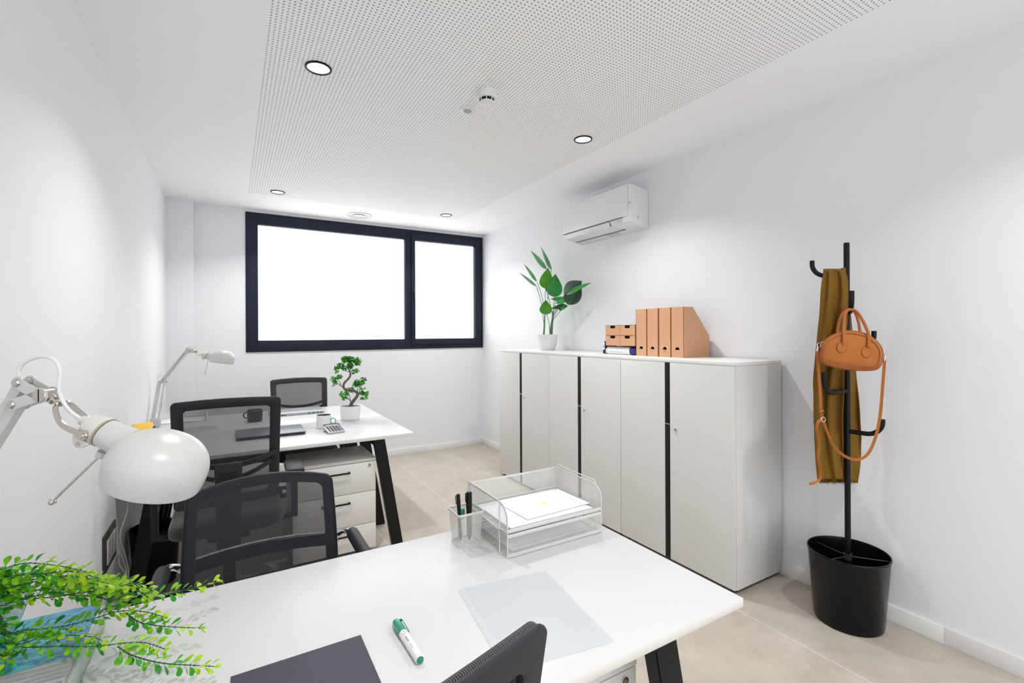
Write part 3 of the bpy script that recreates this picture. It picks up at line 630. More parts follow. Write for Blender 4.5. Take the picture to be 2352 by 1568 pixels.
for (x, y) in ((655, 1262), (935, 1317)):
    b = nb(); tb = bmesh.new()
    pl = [(x + 58 * math.cos(a), y + 58 * math.sin(a) * 1.02, 0) for a in [2 * PI * k / 24 for k in range(24)]]
    A = [tb.verts.new(Bq(p[0], p[1], 2.0375)) for p in pl]; B_ = [tb.verts.new(Bq(x + (p[0] - x) * 0.94, y + (p[1] - y) * 0.94, 2.032)) for p in pl]
    for k in range(24): tb.faces.new((A[k], A[(k + 1) % 24], B_[(k + 1) % 24], B_[k]))
    tb.faces.new(B_); _merge(b, tb); tube(b, [Bq(p[0], p[1], 2.0365) for p in pl], 0.0012, 5, mi=1, closed=True); obj('handle_patch', b, [SUEDE, SUEDED], t, world=True)
b = nb(); tube(b, [Bq(668, 1225, 2.032), Bq(675, 1160, 2.030), Bq(680, 1000, 2.055), Bq(690, 900, 2.085), Bq(720, 845, 2.115), Bq(775, 838, 2.13), Bq(830, 870, 2.115), Bq(900, 980, 2.075), Bq(955, 1120, 2.04), Bq(950, 1260, 2.031)], 0.0062, 8, smooth=5); obj('handle', b, SUEDE, t, world=True)
b = nb(); tube(b, [Bq(605, 1120, 2.13), Bq(612, 1030, 2.14), Bq(640, 930, 2.15), Bq(690, 855, 2.155), Bq(760, 830, 2.158), Bq(810, 880, 2.155), Bq(845, 990, 2.145), Bq(862, 1110, 2.13)], 0.0058, 8, smooth=5); obj('handle', b, SUEDE, t, world=True)
b = nb(); st = [(1877, 803, 2.082), (1878, 815, 2.078), (1880, 850, 2.075), (1884, 900, 2.07), (1886, 940, 2.07), (1890, 962, 2.07), (1903, 998, 2.08), (1920, 1030, 2.095), (1946, 1050, 2.10), (1972, 1055, 2.10), (1995, 1040, 2.095), (2012, 1000, 2.09), (2022, 950, 2.085), (2027, 890, 2.08), (2031, 838, 2.08), (2031, 824, 2.082)]
tube(b, [at(*p) for p in st], 0.01, smooth=5, flat=(0.0115, 0.003, RGT * 0.5 + FWD * 0.8)); strap = obj('shoulder_strap', b, SUEDE, t, world=True)
b = nb(); tl = [(1889, 964, 2.066), (1880, 968, 2.064), (1876, 985, 2.063), (1881, 1020, 2.064), (1879, 1050, 2.064), (1884, 1080, 2.064), (1883, 1100, 2.064), (1872, 1108, 2.062), (1859, 1111, 2.06)]
tube(b, [at(*p) for p in tl], 0.01, smooth=5, flat=(0.011, 0.0025, RGT * 0.9 + FWD * 0.5)); obj('strap_tail', b, SUEDE, strap, world=True)
b = nb(); tube(b, [at(1891 + 5 * math.cos(a), 963 + 5.5 * math.sin(a), 2.062) for a in [2 * PI * k / 16 for k in range(16)]], 0.0014, 6, closed=True); obj('buckle', b, CHROME, strap, world=True)
b = nb(); tube(b, [at(1882, 944, 2.06), at(1892, 943, 2.058)], 0.01, flat=(0.006, 0.008, FWD)); obj('strap_keeper', b, SUEDE, strap, world=True)
for pts in ([(1891, 784), (1884, 789), (1879, 796), (1877, 806)], [(2026, 806), (2031, 808), (2033, 815), (2031, 828)]):
    b = nb(); d = 2.08
    tube(b, [at(pts[0][0], pts[0][1], d), at(pts[1][0], pts[1][1], d)], 0.0026, 8); cyl(b, at(*pts[2], d), at(*pts[3], d), 0.0035, 10)
    c0 = ((pts[1][0] + pts[2][0]) / 2, (pts[1][1] + pts[2][1]) / 2)
    tube(b, [at(c0[0] + 4.5 * math.cos(a), c0[1] + 5.5 * math.sin(a), d - 0.005) for a in [2 * PI * k / 14 for k in range(14)]], 0.0013, 6, closed=True)
    obj('clip', b, CHROME, t, world=True)['label'] = 'silver snap clip'

# ------------------------------------------------------------------ desks
DZ = 0.74
def slant_leg(bm, xo_top, xo_foot, y, wd, dp, ztop):
    """flat steel leg leaning outwards; xo = outer x, wd signed width towards the inside"""
    t = bmesh.new(); h = dp / 2
    vs = [t.verts.new(p) for p in ((xo_foot, y - h, 0), (xo_foot - wd, y - h, 0), (xo_foot - wd, y + h, 0), (xo_foot, y + h, 0), (xo_top, y - h, ztop), (xo_top - wd, y - h, ztop), (xo_top - wd, y + h, ztop), (xo_top, y + h, ztop))]
    for f in ((0, 1, 2, 3), (7, 6, 5, 4), (0, 4, 5, 1), (1, 5, 6, 2), (2, 6, 7, 3), (3, 7, 4, 0)): t.faces.new([vs[i] for i in f])
    bmesh.ops.bevel(t, geom=t.edges[:], offset=0.003, segments=2, affect='EDGES'); _merge(bm, t)
def desk(label, x0, x1, tops, legs_y, inset, spl, inl=None):
    ya, yb = tops[0][0], tops[-1][1]
    t = thing('office_desk', label, 'desk', ((x0 + x1) / 2, (ya + yb) / 2, 0), 0, None)
    for (a, c) in tops:
        b = nb(); box(b, x0, a, DZ - 0.0215, x1, c, DZ, 0.0012); o_ = obj('tabletop', b, [DESK, EDGE], t, world=True)
        for p in o_.data.polygons:
            if abs(p.normal.z) < 0.5: p.material_index = 1
    for k, y in enumerate(legs_y):
        for s in (1, -1):
            xo = (x1 - inset) if s > 0 else (x0 + (inl or inset))
            b = nb(); slant_leg(b, xo, xo + s * spl, y, s * 0.07, 0.042, DZ - 0.0255); obj('leg', b, BLK, t, world=True)
    for s in (1, -1):
        xo = (x1 - inset) if s > 0 else (x0 + (inl or inset)); b = nb()
        box(b, min(xo, xo - s * 0.07), legs_y[0] - 0.02, DZ - 0.062, max(xo, xo - s * 0.07), legs_y[-1] + 0.02, DZ - 0.0225, 0.002); obj('end_rail', b, BLK, t, world=True)
    return t
d1 = desk('white desk nearest the camera, with the letter trays and green marker on it', -0.44, 1.06, [(0.697, 1.424)], (0.752, 1.37), 0.20, 0.15)
b = nb(); box(b, -0.2, 1.02, DZ - 0.062, 0.80, 1.09, DZ - 0.0225, 0.002); obj('cross_rail', b, BLK, d1, world=True)
d2 = desk('white double desk by the window, carrying the bonsai, laptops and mugs', -0.48, 1.02, [(2.973, 3.7085), (3.7105, 4.446)], (3.025, 3.455, 3.965, 4.395), 0.18, 0.12, 0.128)
b = nb(); box(b, -0.25, 3.63, 0.575, 0.74, 3.70, 0.70, 0.004); box(b, -0.25, 3.685, 0.50, 0.29, 3.70, 0.70, 0.003); obj('cable_tray', b, BLK, d2, world=True)
for y in (3.2, 4.2):
    b = nb(); box(b, -0.23, y - 0.02, DZ - 0.06, 0.77, y + 0.02, DZ - 0.0225, 0.002); obj('cross_rail', b, BLK, d2, world=True)

def pedestal(label, x0, x1, y0, y1, h):
    t = thing('drawer_pedestal', label, 'drawer unit', ((x0 + x1) / 2, (y0 + y1) / 2, 0), 0)
    b = nb(); box(b, x0 + 0.002, y0 + 0.019, 0.03, x1 - 0.002, y1, h - 0.019, 0.001); obj('body', b, PED, t, world=True)
    b = nb(); box(b, x0, y0, h - 0.018, x1, y1, h, 0.0012); obj('top_panel', b, PED, t, world=True)
    zs = [0.035, 0.194, 0.394, h - 0.020]
    for k in range(3):
        b = nb(); box(b, x0 + 0.002, y0 + 0.001, zs[k] + 0.0015, x1 - 0.002, y0 + 0.018, zs[k + 1] - 0.0015, 0.001); d_ = obj('drawer', b, PED, t, world=True)
        xm = (x0 + x1) / 2; zh = zs[k + 1] - 0.052; b = nb()
        box(b, xm - 0.082, y0 - 0.022, zh - 0.005, xm + 0.082, y0 - 0.014, zh + 0.005, 0.002)
        for s in (-1, 1): box(b, xm + s * 0.077 - 0.005, y0 - 0.016, zh - 0.005, xm + s * 0.077 + 0.005, y0 + 0.001, zh + 0.005, 0.001)
        obj('handle', b, BLK, d_, world=True)
        if k == 2:
            b = nb(); cyl(b, (x1 - 0.04, y0 + 0.001, zs[3] - 0.022), (x1 - 0.04, y0 - 0.004, zs[3] - 0.022), 0.0095, 20); lk = obj('lock', b, NICKEL, d_, world=True)
            b = nb(); box(b, x1 - 0.0412, y0 - 0.0048, zs[3] - 0.028, x1 - 0.0388, y0 - 0.004, zs[3] - 0.016); cyl(b, (x1 - 0.04, y0 - 0.004, zs[3] - 0.022), (x1 - 0.04, y0 - 0.0044, zs[3] - 0.022), 0.006, 16); obj('keyhole', b, mat('bronze_key', (0.25, 0.14, 0.09), 0.4), d_, world=True)
    for (x, y) in ((x0 + 0.05, y0 + 0.06), (x1 - 0.05, y0 + 0.06), (x0 + 0.05, y1 - 0.05), (x1 - 0.05, y1 - 0.05)):
        b = nb(); cyl(b, (x, y - 0.008, 0.016), (x, y + 0.008, 0.016), 0.016, 16); obj('caster', b, BLK, t, world=True)
    return t
pedestal('white three-drawer pedestal with black handles under the double desk by the window', 0.303, 0.787, 3.02, 3.40, 0.600)
pedestal('white drawer pedestal with a round lock under the desk nearest the camera', 0.352, 0.838, 0.828, 1.34, 0.600)

# ------------------------------------------------------------------ task chairs
def task_chair(label, wid=0.44, top=1.08, lift=0.0):
    t = thing('office_chair', label, 'chair', (0, 0, 0), 0, 'black mesh office chairs'); L = lift
    zb, zt = 0.585 + L, top; zc, hh = (zb + zt) / 2, zt - zb; hw = wid / 2
    def bk(a, z, d):   # d: 0 at the back face, positive towards the sitter
        tz = (z - zb) / hh
        return Vector((a * (1 - 0.035 * (1 - tz)), -0.235 - 0.055 * tz ** 1.5 + 0.035 * math.sin(PI * min(1, tz * 1.25)) * 0.0 + 0.34 * a * a + d, z + 0.010 * (1 - (a / hw) ** 2) * tz))
    O = rrect(wid, hh, 0.020, 6, 0, zc); I = rrect(wid - 0.092, hh - 0.086, 0.016, 6, 0, zc)
    def dens(P):     # refine the long straight runs so the ring can bend
        out = []; n = len(P)
        for i in range(n):
            a, c = P[i], P[(i + 1) % n]; m = 8 if math.hypot(a[0] - c[0], a[1] - c[1]) > 0.1 else 1
            for k in range(m): out.append((a[0] + (c[0] - a[0]) * k / m, a[1] + (c[1] - a[1]) * k / m))
        return out
    O, I = dens(O), dens(I)
    n_ = min(len(O), len(I)); O, I = O[:n_], I[:n_]
    b = nb(); frame_ring(b, O, I, bk, 0.013); obj('back_frame', b, PLGR, t)
    b = nb(); O2 = [(x * 0.992, zc + (z - zc) * 0.994) for x, z in O]; frame_ring(b, O2, I, bk, 0.011, d0=0.0132); obj('fabric_border', b, CHRIB, t)
    b = nb(); grid(b, lambda u, v: bk((u - 0.5) * (wid - 0.07), zb + 0.035 + v * (hh - 0.07), 0.017), 16, 16); obj('mesh_panel', b, CHMESH, t)
    # lumbar bracket on a central spine
    zl = 0.755 + L
    for s in (-1, 1):
        b = nb(); e0 = bk(s * (hw - 0.03), zl + 0.055, -0.012); e1 = bk(s * (hw - 0.03), zl + 0.02, -0.012)
        tube(b, [Vector((s * 0.04, -0.275, zl + 0.022)), Vector((s * 0.12, -0.272, zl + 0.034)), e0], 0.01, smooth=5, flat=(0.022, 0.014, (0, 1, 0)))
        tube(b, [Vector((s * 0.055, -0.275, zl - 0.035)), Vector((s * 0.12, -0.270, zl - 0.010)), e1], 0.01, smooth=5, flat=(0.018, 0.014, (0, 1, 0)))
        box(b, s * (hw - 0.03) - 0.011, e0.y - 0.007, zl + 0.012, s * (hw - 0.03) + 0.011, e0.y + 0.007, zl + 0.066, 0.003)
        obj('lumbar_support', b, PLBK, t)
    b = nb(); prism(b, [(-0.056, 0.11), (0.056, 0.11), (0.052, -0.02), (0.050, -0.20), (0.045, -0.32), (-0.045, -0.32), (-0.050, -0.20), (-0.052, -0.02)], (0, -0.288, zl - 0.075), (1, 0, 0), (0, 0, 1), (0, 1, 0), 0.03, bev=0.006)
    box(b, -0.045, -0.30, 0.44 + L, 0.045, 0.02, 0.47 + L, 0.01); sp_ = obj('spine', b, PLBK, t)
    b = nb()
    for k in range(4): box(b, -0.035, -0.2895, zl - 0.012 - 0.014 * k, 0.035, -0.287, zl - 0.005 - 0.014 * k)
    obj('grille', b, DARKHOLE, sp_); b = nb()
    for i in range(5):
        for j in range(5): cyl(b, (-0.028 + 0.014 * i, -0.2885, zl - 0.10 - 0.014 * j), (-0.028 + 0.014 * i, -0.2872, zl - 0.10 - 0.014 * j), 0.0048, 8)
    obj('perforation', b, DARKHOLE, sp_)
    b = nb()
    tb = bmesh.new(); pl = rrect(0.49, 0.46, 0.10, 8, 0, 0.03); rr = []
    for (k, z) in ((0.0, 0.425), (0.90, 0.425), (0.985, 0.435), (1.0, 0.455), (0.985, 0.48), (0.93, 0.497), (0.6, 0.505), (0.0, 0.503)):
        rr.append([tb.verts.new((p[0] * k, 0.03 + (p[1] - 0.03) * k, z + L - 0.10 * max(0, (p[1] - 0.17)) * k)) for p in pl] if k else [tb.verts.new((0, 0.03, z + L))])
    m_ = len(pl)
    for a, c in zip(rr, rr[1:]):
        for j in range(m_):
            q = (j + 1) % m_
            if len(a) == 1: tb.faces.new((a[0], c[q], c[j]))
            elif len(c) == 1: tb.faces.new((a[j], a[q], c[0]))
            else: tb.faces.new((a[j], a[q], c[q], c[j]))
    _merge(b, tb); obj('seat', b, FABK, t, sharp=80)
    b = nb(); box(b, -0.09, -0.12, 0.375 + L, 0.09, 0.14, 0.425 + L, 0.012); tube(b, [(0.08, 0.02, 0.40 + L), (0.20, 0.02, 0.395 + L), (0.235, 0.03, 0.39 + L)], 0.006, 8); box(b, 0.225, 0.0, 0.382 + L, 0.265, 0.06, 0.396 + L, 0.005); obj('mechanism', b, PLBK, t)
    b = nb(); cyl(b, (0, 0, 0.08), (0, 0, 0.25), 0.027, 20); cyl(b, (0, 0, 0.24), (0, 0, 0.385 + L), 0.014, 16); obj('gas_lift', b, BLK, t)
    for s in (-1, 1):
        b = nb(); prism(b, [(-0.045, -0.13), (0.042, -0.145), (0.047, 0.02), (0.038, 0.125), (-0.02, 0.135), (-0.040, 0.06)] if s > 0 else [(0.045, -0.13), (-0.042, -0.145), (-0.047, 0.02), (-0.038, 0.125), (0.02, 0.135), (0.040, 0.06)], (s * 0.30, 0.02, 0.655 + L * 0.3), (1, 0, 0), (0, 1, 0), (0, 0, 1), 0.024, bev=0.007); pd = obj('armrest_pad', b, PLBK, t)
        b = nb(); box(b, s * 0.305 - 0.014, -0.03, 0.40 + L, s * 0.305 + 0.014, 0.03, 0.655 + L * 0.3, 0.006); tube(b, [(s * 0.305, 0, 0.42 + L), (s * 0.27, 0, 0.402 + L), (s * 0.08, 0, 0.402 + L)], 0.01, smooth=4, flat=(0.05, 0.014, (0, 0, 1))); obj('armrest_post', b, PLBK, t)
    b = nb(); cyl(b, (0, 0, 0.06), (0, 0, 0.115), 0.045, 24, bev=0.006); obj('base_hub', b, PLBK, t)
    for k in range(5):
        a = 2 * PI * k / 5 + 0.3; d = Vector((math.cos(a), math.sin(a), 0)); b = nb()
        tube(b, [d * 0.03 + UPV * 0.09, d * 0.18 + UPV * 0.082, d * 0.30 + UPV * 0.066], [0.024, 0.019, 0.013], 8); obj('base_leg', b, PLBK, t)
        b = nb(); s_ = d.cross(UPV); c0 = d * 0.30 + UPV * 0.0275
        for q in (-1, 1): cyl(b, c0 + s_ * q * 0.008, c0 + s_ * q * 0.026, 0.027, 18, bev=0.003)
        cyl(b, c0 - s_ * 0.01, c0 + s_ * 0.01, 0.02, 12); obj('caster', b, BLK, t)
    return t
CHRIB = mat('ribbed_fabric', (0.035, 0.035, 0.042), 0.9, sheen=0.3)
nt = CHRIB.node_tree; tcn = nt.nodes.new('ShaderNodeTexCoord'); wv = nt.nodes.new('ShaderNodeTexWave'); wv.wave_type = 'BANDS'; wv.bands_direction = 'X'; wv.inputs['Scale'].default_value = 100; wv.inputs['Distortion'].default_value = 1.5; wv.inputs['Detail Scale'].default_value = 4
nt.links.new(tcn.outputs['Object'], wv.inputs['Vector']); bp = nt.nodes.new('ShaderNodeBump'); bp.inputs['Strength'].default_value = 0.6; bp.inputs['Distance'].default_value = 0.004
nt.links.new(wv.outputs['Fac'], bp.inputs['Height']); nt.links.new(bp.outputs['Normal'], nt.nodes['Principled BSDF'].inputs['Normal'])
mx = nt.nodes.new('ShaderNodeMix'); mx.data_type = 'RGBA'; mx.inputs['A'].default_value = (0.012, 0.012, 0.015, 1); mx.inputs['B'].default_value = (0.032, 0.031, 0.038, 1); nt.links.new(wv.outputs['Fac'], mx.inputs['Factor']); nt.links.new(mx.outputs['Result'], nt.nodes['Principled BSDF'].inputs['Base Color'])

cB = task_chair('black mesh office chair seen from behind, drawn up to the double desk'); cB.location = (-0.012, 2.815, 0)
cC = task_chair('black mesh office chair beyond the double desk, below the window', wid=0.46, top=0.99, lift=-0.03); cC.location = (0.515, 4.27, 0); cC.rotation_euler = (0, 0, PI)
cD = task_chair('black office chair at the bottom edge, its backrest corner over the nearest desk', top=1.017, lift=-0.05); cD.location = (0.061, 0.695, 0); cD.rotation_euler = (0, 0, math.radians(15.3))

# visitor chair with chrome arms behind the nearest desk
t = thing('visitor_chair', 'black mesh visitor chair with chrome arms behind the nearest desk, under the lamp', 'chair', (0.095, 1.62, 0), PI)
def vb(a, z, d):      # local: sitter looks towards +y
    tz = (z - 0.50) / 0.37; return Vector((a * (1.03 - 0.07 * tz * tz), -0.215 - 0.03 * tz + 0.55 * a * a + d, z + 0.028 * (1 - (a / 0.22) ** 2) * max(0, tz)))
O = rrect(0.46, 0.37, 0.022, 6, 0, 0.685); I = rrect(0.385, 0.30, 0.022, 6, 0, 0.685)
def dens(P):
    out = []; n = len(P)
    for i in range(n):
        a, c = P[i], P[(i + 1) % n]; m = 9 if math.hypot(a[0] - c[0], a[1] - c[1]) > 0.1 else 1
        for k in range(m): out.append((a[0] + (c[0] - a[0]) * k / m, a[1] + (c[1] - a[1]) * k / m))
    return out
b = nb(); frame_ring(b, dens(O), dens(I), vb, 0.018); obj('back_frame', b, PLBK, t)
b = nb(); grid(b, lambda u, v: vb((u - 0.5) * 0.44, 0.515 + v * 0.345, 0.0195), 20, 16); obj('mesh_panel', b, CHMESH, t)
b = nb(); tube(b, [vb(-0.20 + 0.05 * k, 0.628, -0.012) for k in range(9)], 0.01, flat=(0.040, 0.008, (0, 1, 0))); obj('lumbar_bar', b, BLKG, t)
b = nb(); tube(b, [vb(-0.205 + 0.05125 * k, 0.652, -0.012) for k in range(9)], 0.004, 8); obj('chrome_tube', b, CHROME, t)
b = nb(); tb = bmesh.new(); pl = rrect(0.47, 0.45, 0.08, 8, 0, 0.05); rr = []
for (k, z) in ((0.0, 0.41), (0.95, 0.41), (1.0, 0.43), (0.98, 0.46), (0.9, 0.472), (0.0, 0.475)): rr.append([tb.verts.new((p[0] * k, 0.05 + (p[1] - 0.05) * k, z)) for p in pl] if k else [tb.verts.new((0, 0.05, z))])
m_ = len(pl)
for a, c in zip(rr, rr[1:]):
    for j in range(m_):
        q = (j + 1) % m_
        if len(a) == 1: tb.faces.new((a[0], c[q], c[j]))
        elif len(c) == 1: tb.faces.new((a[j], a[q], c[0]))
        else: tb.faces.new((a[j], a[q], c[q], c[j]))
_merge(b, tb); obj('seat', b, FABK, t, sharp=80)
for s in (-1, 1):
    b = nb(); e = vb(s * 0.215, 0.625, -0.004)
    tube(b, [e, (s * 0.245, e.y - 0.005, 0.645), (s * 0.268, e.y + 0.03, 0.662), (s * 0.272, -0.09, 0.668), (s * 0.272, 0.17, 0.662), (s * 0.270, 0.23, 0.645), (s * 0.268, 0.26, 0.60), (s * 0.265, 0.265, 0.40), (s * 0.262, 0.265, 0.06), (s * 0.262, 0.24, 0.018), (s * 0.262, 0.18, 0.0115), (s * 0.262, -0.20, 0.0115)], 0.0115, 12, smooth=6); obj('frame_tube', b, CHROME, t)
    b = nb(); tube(b, [(s * 0.272, -0.115, 0.676), (s * 0.272, -0.09, 0.677), (s * 0.272, 0.12, 0.675), (s * 0.272, 0.15, 0.673)], [0.017, 0.021, 0.021, 0.018], 14, smooth=4); obj('armrest_pad', b, PLBK, t)
    b = nb(); box(b, min(s * 0.225, s * 0.262), 0.22, 0.425, max(s * 0.225, s * 0.262), 0.25, 0.45, 0.003); obj('seat_bracket', b, CHROME, t)

# ------------------------------------------------------------------ desk lamps
def build_lamp(label, origin, sdir, base, pitch, fs=1.0, fz=1.0, arm=None):
    """origin: centre of the shade rim; sdir: horizontal direction of the arm plane; s to the right, z up"""
    t = thing('desk_lamp', label, 'lamp', base, 0, 'white swing-arm desk lamps'); sd = Vector(sdir).normalized(); nd = sd.cross(UPV) * -1; o = Vector(origin)
    def Q(s, z, n=0.0): return o + sd * s + UPV * z + nd * n      # n away from the viewer when sd is view right
    k = 0.00079
    q = lambda x, y, n=0.0: Q((x - 352) * k * fs, -(y - 1112) * k * fz, n)
    ax = (UPV * math.cos(pitch) + sd * -math.sin(pitch) + nd * (0.0 if arm is None else 0.15)).normalized()
    b = nb(); pr = [(0.0752, -0.004), (0.0768, 0.0), (0.0802, 0.022), (0.0795, 0.042), (0.0725, 0.061), (0.060, 0.076), (0.042, 0.087), (0.022, 0.0925), (0.0, 0.0945)]
    pin = [(0.0, 0.0915), (0.021, 0.0895), (0.040, 0.084), (0.058, 0.0735), (0.0705, 0.0595), (0.0775, 0.041), (0.0782, 0.022), (0.0748, 0.0), (0.0752, -0.004)]
    pr = [(v.x, v.y) for v in catmull([(a, c, 0) for a, c in pr], 4)]
    lathe(b, pr + [(v.x, v.y) for v in catmull([(a, c, 0) for a, c in pin], 4)][1:], o - ax * 0.006, ax, 56); sh = obj('lamp_shade', b, LAMPW, t, world=True, sharp=60)
    b = nb(); lathe(b, [(0, 0.05), (0.012, 0.045), (0.018, 0.03), (0.016, 0.015), (0.0, 0.008)], o + ax * 0.01, ax, 20); obj('bulb', b, WHP, sh, world=True)
    # neck and socket housing
    a0, a1 = q(352 - 20, 1112 - 62), q(168, 968); dr = (a1 - a0).normalized(); per = dr.cross(nd).normalized()
    if per.z < 0: per = -per
    N = lambda s: a0 + (q(200, 985) - q(200, 985)) + dr * s
    L = (a1 - a0).length
    b = nb(); lathe(b, [(0.0, 0.02), (0.0295, 0.03), (0.0265, 0.058), (0.0255, 0.078), (0.024, 0.0785), (0, 0.0785)], a0, dr, 36); obj('neck', b, LAMPW, sh, world=True)
    b = nb(); lathe(b, [(0.0, 0.080), (0.0262, 0.080), (0.0268, 0.084), (0.0262, 0.089), (0.0245, 0.090), (0.0235, 0.106), (0.021, 0.112), (0.013, 0.114), (0.0, 0.114)], a0, dr, 36)
    cyl(b, a0 + dr * 0.11 + per * 0.002, a0 + dr * 0.128 + per * 0.002, 0.0105, 20, r2=0.0085)
    prism(b, [(0.0, 0), (0.034, 0.0), (0.028, -0.012), (0.018, -0.017), (0.008, -0.012)], a0 + dr * 0.082 - per * 0.018 - nd * 0.022, dr, per, nd, 0.006, bev=0.001)
    soc = obj('socket_housing', b, LAMPP, t, world=True)
    b = nb(); cyl(b, a0 + dr * 0.0845, a0 + dr * 0.0795, 0.0267, 36); obj('seam_ring', b, mat('brass_seam', (0.42, 0.36, 0.25), 0.4), soc, world=True)
    # fork with pivots
    pv = a0 + dr * 0.094 - per * 0.006; b = nb(); jn = q(136, 938)
    for s_ in (-1, 1):
        tube(b, [jn, jn - dr * 0.006 + nd * s_ * 0.014, pv + dr * 0.045 + nd * s_ * 0.026, pv + nd * s_ * 0.0275], 0.01, smooth=5, flat=(0.010, 0.0025, nd))
        cyl(b, pv + nd * s_ * 0.024, pv + nd * s_ * 0.031, 0.0085, 20, bev=0.001); cyl(b, pv + nd * s_ * 0.03, pv + nd * s_ * 0.034, 0.0050, 16, bev=0.001)
    bq = a0 + dr * 0.100 - per * 0.028; cyl(b, bq - nd * 0.024, bq - nd * 0.015, 0.0042, 6)
    obj('fork', b, NICKEL, t, world=True)
    # handle rod
    b = nb(); h0 = q(236, 1056, -0.004); h1 = q(131, 1158, -0.01) if arm is None else h0 - UPV * 0.108 - sd * 0.022; cyl(b, h0 + per * 0.004, h1, 0.0022, 12); 
    lathe(b, [(0, -0.006), (0.004, -0.005), (0.0062, 0), (0.004, 0.005), (0, 0.006)], h1, (h1 - h0), 14); obj('adjusting_rod', b, NICKEL, t, world=True)
    b = nb(); cyl(b, h0 - per * 0.003, h0 + per * 0.008, 0.0085, 16); obj('rod_boss', b, LAMPW, sh, world=True)
    # joint block
    jc = q(105, 917); b = nb()
    cyl(b, jc - nd * 0.014, jc + nd * 0.014, 0.0125, 24, bev=0.001); cyl(b, jc + (jn - jc) * 0.45, jn, 0.004, 12); cyl(b, jc + (jn - jc) * 0.40, jc + (jn - jc) * 0.62, 0.0085, 16)
    obj('swivel_joint', b, NICKEL, t, world=True)
    b = nb(); box(b, -0.0006, -0.0115, -0.0003, 0.0006, 0.0115, 0.0008, mtx=Matrix.Translation(jc - nd * 0.0143) @ Matrix((( sd.x, 0, nd.x, 0), (sd.y, 0, nd.y, 0), (0, 1, 0, 0), (0, 0, 0, 1)))); obj('screw_slot', b, BLK, t, world=True)
    bu, bl = q(55, 888), q(43, 937)          # bolts that end the two arm tubes
    b = nb()
    for s_ in (-1, 1):
        off = nd * (s_ * 0.0115 - 0.001)
        for p0, p1 in ((bu, jc), (bl, jc)): tube(b, [p0 + off, p1 + off], 0.01, flat=(0.019, 0.002, nd))
        for p_ in (bu, bl, jc): cyl(b, p_ + off, p_ + off + nd * 0.002, 0.0115 if p_ is not jc else 0.014, 20)
    obj('head_bracket', b, LAMPW, t, world=True)
    ud = (q(0, 975) - q(55, 888)).normalized() if arm is None else (sd * arm[0] + UPV * arm[1]).normalized(); el = bu + ud * 0.30; el2 = bl + ud * 0.27
    b = nb(); tube(b, [bu, el], 0.01, flat=(0.0165, 0.0165, nd)); obj('upper_arm', b, LAMPW, t, world=True)
    b = nb(); tube(b, [bl, el2], 0.01, flat=(0.0165, 0.0165, nd)); obj('upper_arm', b, LAMPW, t, world=True)
    b = nb()
    for p_ in (bu, bl): b = nb(); lathe(b, [(0, -0.018), (0.005, -0.0175), (0.0065, -0.0155), (0.0078, -0.0125), (0.0078, 0.015), (0, 0.016)], p_, nd, 14); obj('bolt', b, NICKEL, t, world=True)
    ef = (el + el2) / 2
    dn_ = (Vector(base) + UPV * 0.05 + sd * 0.0 - ef).normalized(); ofs = sd * 0.022; bb = Vector(base)
    for p_ in (el, el2, ef + ofs): b = nb(); lathe(b, [(0, -0.016), (0.006, -0.015), (0.0078, -0.012), (0.0078, 0.014), (0, 0.015)], p_, nd, 14); obj('bolt', b, NICKEL, t, world=True)
    b = nb()
    for s_ in (-1, 1): prism(b, [((p - ef).dot(sd), (p - ef).z) for p in (el + (el - ef).normalized() * 0.01, el2 + (el2 - ef).normalized() * 0.01, ef + ofs * 1.6 - UPV * 0.02, ef - ofs * 1.3 - UPV * 0.012)], ef + nd * (s_ * 0.0115), sd, UPV, nd, 0.002)
    obj('elbow_bracket', b, LAMPW, t, world=True)
    top0, top1 = ef - ofs * 0.8, ef + ofs * 0.9 - UPV * 0.01; bt = bb + UPV * 0.045
    for p_ in ((top0, bt - ofs * 0.8), (top1, bt + ofs * 0.9 - UPV * 0.012)):
        b = nb(); tube(b, p_, 0.01, flat=(0.014, 0.014, nd)); obj('lower_arm', b, LAMPW, t, world=True)
    b = nb(); dd = (el - bu).normalized()
    for p_, q_ in ((el2 - ud * 0.12, el2 - ud * 0.01),): tube(b, [p_ - ud.cross(nd) * 0.012, q_ - ud.cross(nd) * 0.012], 0.0035, 10)
    tube(b, [bt + ofs + (top1 - bt) * 0.05, bt + ofs + (top1 - bt) * 0.45], 0.0032, 10); obj('spring', b, NICKEL, t, world=True)
    b = nb(); box(b, -0.028, -0.022, 0.0, 0.028, 0.022, 0.012, 0.003, mtx=Matrix.Translation(bb)); cyl(b, bb + UPV * 0.01, bb + UPV * 0.05, 0.011, 16); box(b, -0.030, -0.010, 0.0, 0.030, 0.010, 0.05, 0.002, mtx=Matrix.Translation(bb + UPV * 0.012)); obj('base_mount', b, LAMPW, t, world=True)
    b = nb(); tube(b, [q(38, 905, 0.004), q(40, 880, 0.004), q(37, 862, 0.004), q(52, 842, 0.004), q(88, 829, 0.004), q(118, 836, 0.004), q(133, 862, 0.004), q(135, 900, 0.0), q(142, 928, 0.0), q(160, 955, 0.0), a0 + dr * 0.125 + per * 0.002], 0.0034, 10, smooth=6)
    tube(b, [q(38, 905, 0.004), bu + ud * 0.06 - ud.cross(nd) * -0.012, el + ud.cross(nd) * 0.012, el - sd * 0.03 + UPV * 0.035, el + UPV * 0.055, top0 + UPV * 0.03, top0 - sd * 0.014, bt - ofs * 1.6, bb - sd * 0.03 + UPV * 0.01], 0.0026, 8, smooth=6); obj('cord', b, WHP, t, world=True)
    return t
o1 = at(353, 1100, 0.86)
